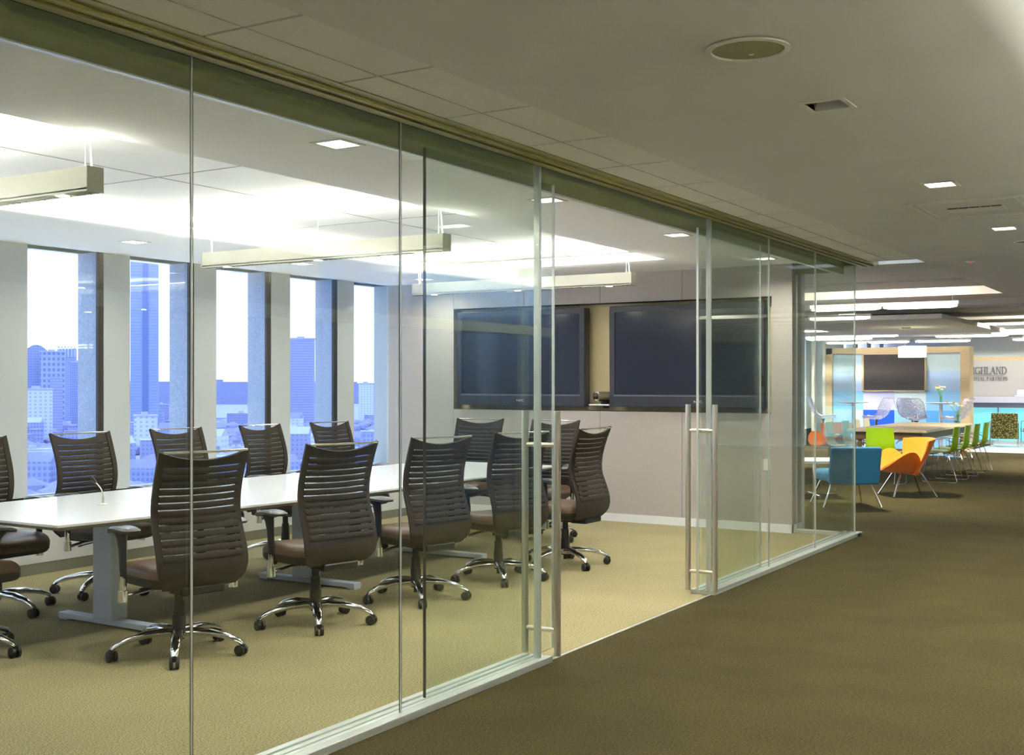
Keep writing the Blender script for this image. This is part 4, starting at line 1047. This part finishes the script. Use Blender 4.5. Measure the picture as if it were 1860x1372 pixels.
for p in ((-0.29, 0), (0.29, 0), (0, -0.29), (0, 0.29)): b.tube([(p[0], p[1], 0), (p[0], p[1], 0.04)], 0.014, 8)
b.build('foot', 'chrome', ct, smooth=True)

# clear scribble-pattern bar stools and high tables
def bar_stool(label, x, y, rz, z=0.74, src=None, group='clear patterned bar stools'):
    if src: return dup(src, (x, y, 0), rz, label)
    t = thing('bar_stool', label, 'bar stool', (x, y, 0), rz, group)
    def sh(a, c):
        u = -1+2*a
        w = 0.14+0.17*math.sin(PI*0.5*min(1, c*1.4))
        if c > 0.85: w *= 1-0.25*((c-0.85)/0.15)**2
        y_ = 0.27-0.44*min(1, c/0.55) if c < 0.55 else -0.17-0.19*(c-0.55)/0.45
        z_ = z+0.02*(1-min(1, c/0.4))**2+0.46*max(0, (c-0.42)/0.58)**1.3
        return (u*w, y_+0.14*u*u*max(0, (c-0.3)), z_+0.07*u*u*(1 if c < 0.7 else max(0, (1-c)/0.3)))
    b = MB(); b.grid(sh, 14, 20, 0.008); b.build('shell', 'clear_scribble', t, smooth=True)
    b = MB(); b.tube([sh(a/14, 1.0) for a in range(15)], 0.006, 6); b.tube([sh(0, c/20) for c in range(21)], 0.006, 6); b.tube([sh(1, c/20) for c in range(21)], 0.006, 6)
    b.build('rim', 'counter_shade', t, smooth=True)
    b = MB(); b.tube([(0, 0, z), (0, 0, z-0.05), (0, 0, 0.02)], [0.05, 0.022, 0.025], 12); b.build('column', 'chrome', t, smooth=True)
    b = MB(); b.lathe([(0, 0), (0.21, 0), (0.21, 0.008), (0.03, 0.022), (0, 0.022)], 24); b.build('base', 'chrome', t, smooth=True)
    return t
s0 = bar_stool('clear patterned bar stool at the left high table, left one by the glass corner', -4.35, 25.0, R_(-75))
bar_stool('', -3.22, 25.0, R_(80), src=s0)['label'] = 'clear patterned bar stool at the left high table, right one before the dark blue panel'
bar_stool('', -2.62, 25.6, R_(-40), src=s0)['label'] = 'clear patterned bar stool at the flower table, rear one of the overlapping pair'
bar_stool('', -2.32, 24.6, R_(-20), src=s0)['label'] = 'clear patterned bar stool at the flower table, front one of the overlapping pair'
bar_stool('', -1.62, 25.0, R_(80), src=s0)['label'] = 'clear patterned bar stool at the flower table, right one before the wooden post'
def high_table(label, x, y):
    t = thing('high_table', label, 'bar table', (x, y, 0), group='small high tables in front of the media wall')
    b = MB(); b.lathe([(0, 1.085), (0.10, 1.07), (0.32, 1.09), (0.33, 1.10), (0, 1.105)], 30); b.build('tabletop', 'leg_silver', t, smooth=True)
    b = MB(); b.tube([(0, 0, 0.02), (0, 0, 1.08)], 0.035, 14); b.build('column', 'leg_silver', t, smooth=True)
    b = MB(); b.lathe([(0, 0), (0.26, 0), (0.26, 0.01), (0.04, 0.03), (0, 0.03)], 24); b.build('base', 'chrome', t, smooth=True)
high_table('small round high table between the two left clear bar stools', -3.82, 25.4)
high_table('small round high table carrying a glass vase of flowers', -2.00, 25.4)
def flowers(label, x, y, z, vh, stems, seed, spread):
    rnd = random.Random(seed)
    t = thing('flower_vase', label, 'flowers', (x, y, z))
    b = MB(); b.lathe([(0, 0), (0.03, 0), (0.03, vh), (0.026, vh), (0.026, 0.006), (0, 0.006)], 20); b.build('vase', 'vase_glass', t, smooth=True)
    for i in range(stems):
        a = rnd.uniform(-1, 1); c = rnd.uniform(-0.5, 0.5); hh = rnd.uniform(0.6, 1.0)*spread[1]
        tip = Vector((a*spread[0], c*spread[0], vh+hh))
        b = MB(); b.tube([(0, 0, 0.01), (a*0.02, c*0.02, vh), tip*0.55+Vector((0, 0, vh*0.45)), tip], 0.004, 6); st_ = b.build('stem', 'leaf_green', t, smooth=True)
        b = MB()
        for q in range(6):
            an = q*PI/3; d = Vector((math.cos(an), math.sin(an), 0.5))*0.032
            b.tube([tip, tip+d*0.5, tip+d+Vector((0, 0, 0.01))], [0.004, 0.014, 0.004], 6, 0.6)
        b.build('blossom', 'petal_orange' if hh > 0.9*spread[1] else 'petal_cream', st_, smooth=True)
flowers('glass vase of cream and orange flowers on the high table', -1.98, 25.3, 1.105, 0.14, 9, 3, (0.10, 0.20))
flowers('slim vase with tall cream flowers at the far end of the wooden table', -1.25, 23.2, 0.75, 0.16, 8, 5, (0.20, 0.24))

# patterned armchairs on the raised floor
def frame_chair(label, x, y, rz, mname, legs_z=0.012):
    t = thing('patterned_armchair', label, 'armchair', (x, y, legs_z), rz)
    b = MB(); b.box(-0.27, -0.26, 0.34, 0.27, 0.30, 0.44); b.build('seat', mname, t, bevel=0.03, seg=3, smooth=True)
    def bk(a, c): return (-0.28+0.56*a, -0.25-0.10*c-0.03*math.sin(PI*a), 0.20+0.60*c)
    b = MB(); b.grid(bk, 8, 8, -0.06); b.build('backrest', mname, t, bevel=0.02, seg=2, smooth=True)
    for s in (-1, 1):
        b = MB(); b.tube([(s*0.30, -0.27, 0.0), (s*0.30, -0.27, 0.56), (s*0.30, -0.22, 0.60), (s*0.30, 0.24, 0.60), (s*0.30, 0.29, 0.56), (s*0.30, 0.29, 0.0)], 0.012, 8); b.build('side_frame', 'chrome', t, smooth=True)
    b = MB(); b.tube([(-0.30, 0.27, 0.36), (0.30, 0.27, 0.36)], 0.010, 8); b.tube([(-0.30, -0.25, 0.36), (0.30, -0.25, 0.36)], 0.010, 8); b.build('cross_rail', 'chrome', t, smooth=True)
frame_chair('olive leaf-patterned armchair with chrome frame, back to camera, on the white floor', -1.42, 29.6, R_(10), 'pattern_green')
frame_chair('grey leaf-patterned armchair at the right photo edge, facing the olive one', -0.72, 30.0, R_(168), 'pattern_grey')

# media screen
ms = thing('television', 'dark flat television in a thin wooden frame on the blue panel wall', 'television', (-3.46, BY-0.02, 1.35))
b = MB(); b.box(-0.70, -0.04, -0.03, 0.715, 0.02, 0.0); b.box(-0.70, -0.04, 0.82, 0.715, 0.02, 0.845); b.box(-0.72, -0.04, -0.03, -0.67, 0.02, 0.845); b.box(0.69, -0.04, -0.03, 0.715, 0.02, 0.845); b.build('wood_frame', 'wood_light', ms)
bx('screen', 'black_screen', -0.67, -0.05, 0.0, 0.69, 0.0, 0.82, ms); bx('power_light', 'led_red', 0.655, -0.053, 0.07, 0.665, -0.05, 0.08, ms)

# ================================================================ CITY OUTSIDE THE WINDOWS
GZ = -60.0
def polar(b_off, d):
    """bearing measured from the corridor direction towards the windows"""
    a = math.radians(b_off); return (3.1-math.sin(a)*d, math.cos(a)*d)
struct(bx('ground', 'city_ground_haze', -6000, -1500, GZ-1, -60, 6000, GZ))
struct(bx('trim_40', 'river_haze', -470, -200, GZ, -130, 2500, GZ+0.2))
def tower(label, b_off, d, w, dp, ztop, mname, rot=None, extra=None, name='tower', cat='building', group=None):
    x, y = polar(b_off, d)
    t = thing(name, label, cat, (x, y, GZ), math.radians(b_off) if rot is None else rot, group)
    b = MB(); b.box(-w/2, -dp/2, 0, w/2, dp/2, ztop-GZ); b.build('block', mname, t)
    if extra: extra(t, w, dp, ztop-GZ)
    return t
def barrel(t, w, dp, h):
    b = MB(); n = 14
    poly = [(-w/2+w*i/n, math.sin(PI*i/n)*w*0.32) for i in range(n+1)]
    a = [b.bm.verts.new((x, -dp/2, h+z)) for x, z in poly]; c = [b.bm.verts.new((x, dp/2, h+z)) for x, z in poly]
    for i in range(n): b.bm.faces.new((a[i], a[i+1], c[i+1], c[i]))
    b.bm.faces.new(a[::-1]); b.bm.faces.new(c); b.build('barrel_roof', 'facade_haze_fine', t)
def crown(t, w, dp, h):
    b = MB(); n = 6
    for i in range(n): b.box(-w/2+w*i/n+w*0.02, -dp/2-1, h-14, -w/2+w*(i+0.8)/n, dp/2, h+3)
    b.build('crown', 'roof_haze', t)
def parapet(t, w, dp, h):
    b = MB(); b.box(-w/2-0.6, -dp/2-0.6, h-1.2, w/2+0.6, dp/2+0.6, h+0.6); b.box(-w*0.2, -dp*0.2, h, w*0.1, dp*0.2, h+3); b.build('roof', 'roof_haze', t)
def notch(t, w, dp, h):
    b = MB(); b.box(-w*0.07, -dp/2-0.6, 0, w*0.13, -dp/2+0.5, h); b.build('notch', 'glass_seam_haze', t)
tower('haze-blue office tower with a rounded barrel roof in the first window', 53.75, 1800, 36, 36, 45, 'facade_haze_fine', extra=barrel)
tower('haze-blue office block with a grid of large windows, beside the barrel-roofed tower', 53.05, 1750, 32, 30, 46, 'facade_haze_grid', extra=parapet)
tower('twin-topped haze-blue apartment tower right of the grid-windowed block', 52.45, 2050, 30, 30, 59, 'facade_haze_fine', extra=crown)
tower('lower haze-blue block at the right edge of the first window', 51.95, 1900, 22, 28, 34, 'facade_haze_fine', extra=parapet)
tower('white low hotel-like block in front of the towers in the first window', 53.7, 1350, 30, 28, -4, 'facade_haze_white', extra=parapet)
tower('slim haze-blue shaft building below the twin tower', 52.9, 1500, 14, 14, 10, 'facade_haze_lilac')
tower('tall mirror-glass skyscraper with a dark vertical notch in the second window', 49.05, 1500, 33, 30, 165, 'facade_haze_blue', extra=notch)
tower('flat-topped haze-lilac office tower in the fourth window', 41.78, 1600, 34, 30, 62, 'facade_haze_lilac', extra=parapet)
tower('pale low block on the skyline in the last window', 38.7, 2000, 26, 26, 2, 'facade_haze_white', extra=parapet)
tower('small white townhouse at the foot of the mirror-glass skyscraper', 49.0, 1100, 20, 14, -27, 'facade_haze_white', extra=parapet)
rnd = random.Random(11)
spots_ = [polar(*q) for q in ((53.75, 1800), (53.05, 1750), (52.45, 2050), (51.95, 1900), (53.7, 1350), (52.9, 1500), (49.05, 1500), (41.78, 1600), (38.7, 2000), (49.0, 1100))]
for i in range(110):
    d = rnd.uniform(680, 1750); bo = rnd.uniform(37.8, 55.5)
    h = rnd.uniform(9, 20)+(12 if rnd.random() < 0.12 else 0)
    w = rnd.uniform(14, 40); dp = rnd.uniform(12, 24)
    x, y = polar(bo, d)
    if x > -480 or any((x-p)**2+(y-q)**2 < 38**2 for p, q in spots_): continue
    spots_.append((x, y))
    t = thing('house', 'small haze-blue low-rise among the distant rooftops', 'building', (x, y, GZ), math.radians(bo+rnd.uniform(-25, 25)), 'low buildings of the distant city')
    b = MB(); b.box(-w/2, -dp/2, 0, w/2, dp/2, h); b.build('block', rnd.choice(('facade_haze_low', 'facade_haze_low', 'facade_haze_white', 'facade_haze_fine')), t)
    b = MB()
    if rnd.random() < 0.5: b.box(-w/2-0.3, -dp/2-0.3, h, w/2+0.3, dp/2+0.3, h+0.5); b.box(-w*0.1, -2, h, w*0.1, 2, h+3)
    else:
        P0 = [b.bm.verts.new(p) for p in ((-w/2, -dp/2, h), (w/2, -dp/2, h), (w/2, dp/2, h), (-w/2, dp/2, h), (-w/2, 0, h+5), (w/2, 0, h+5))]
        for q in ((0, 1, 5, 4), (2, 3, 4, 5), (1, 2, 5), (3, 0, 4)): b.bm.faces.new([P0[k] for k in q])
    b.build('roof', 'roof_haze' if rnd.random() < 0.6 else 'city_trees_haze', t)
# tree canopy between the houses and the hills on the horizon
b = MB()
for i in range(420):
    d = rnd.uniform(560, 1700); bo = rnd.uniform(37.8, 55.5); x, y = polar(bo, d)
    if x > -478: continue
    if any((x-p)**2+(y-q)**2 < 26**2 for p, q in spots_): continue
    r = rnd.uniform(5, 11)
    bmesh.ops.create_icosphere(b.bm, subdivisions=1, radius=r, matrix=Matrix.Translation((x, y, GZ+r*0.5)) @ Matrix.Diagonal((1.3, 1.3, 0.8, 1)))
o = b.build('tree_canopy', 'city_trees_haze', None); tag(o, 'haze-tinted blue-violet tree crowns between the distant rooftops', 'trees'); o['kind'] = 'stuff'
b = MB()
for i in range(60):
    bo = 36+22*i/59; d = 3600; x, y = polar(bo, d); hh = 58+rnd.uniform(-4, 10)*(1.6 if 43.5 < bo < 46.5 else 1)
    b.box(-60, -40, 0, 60, 40, hh, Matrix.Translation((x, y, GZ)) @ Matrix.Rotation(math.radians(bo), 4, 'Z'))
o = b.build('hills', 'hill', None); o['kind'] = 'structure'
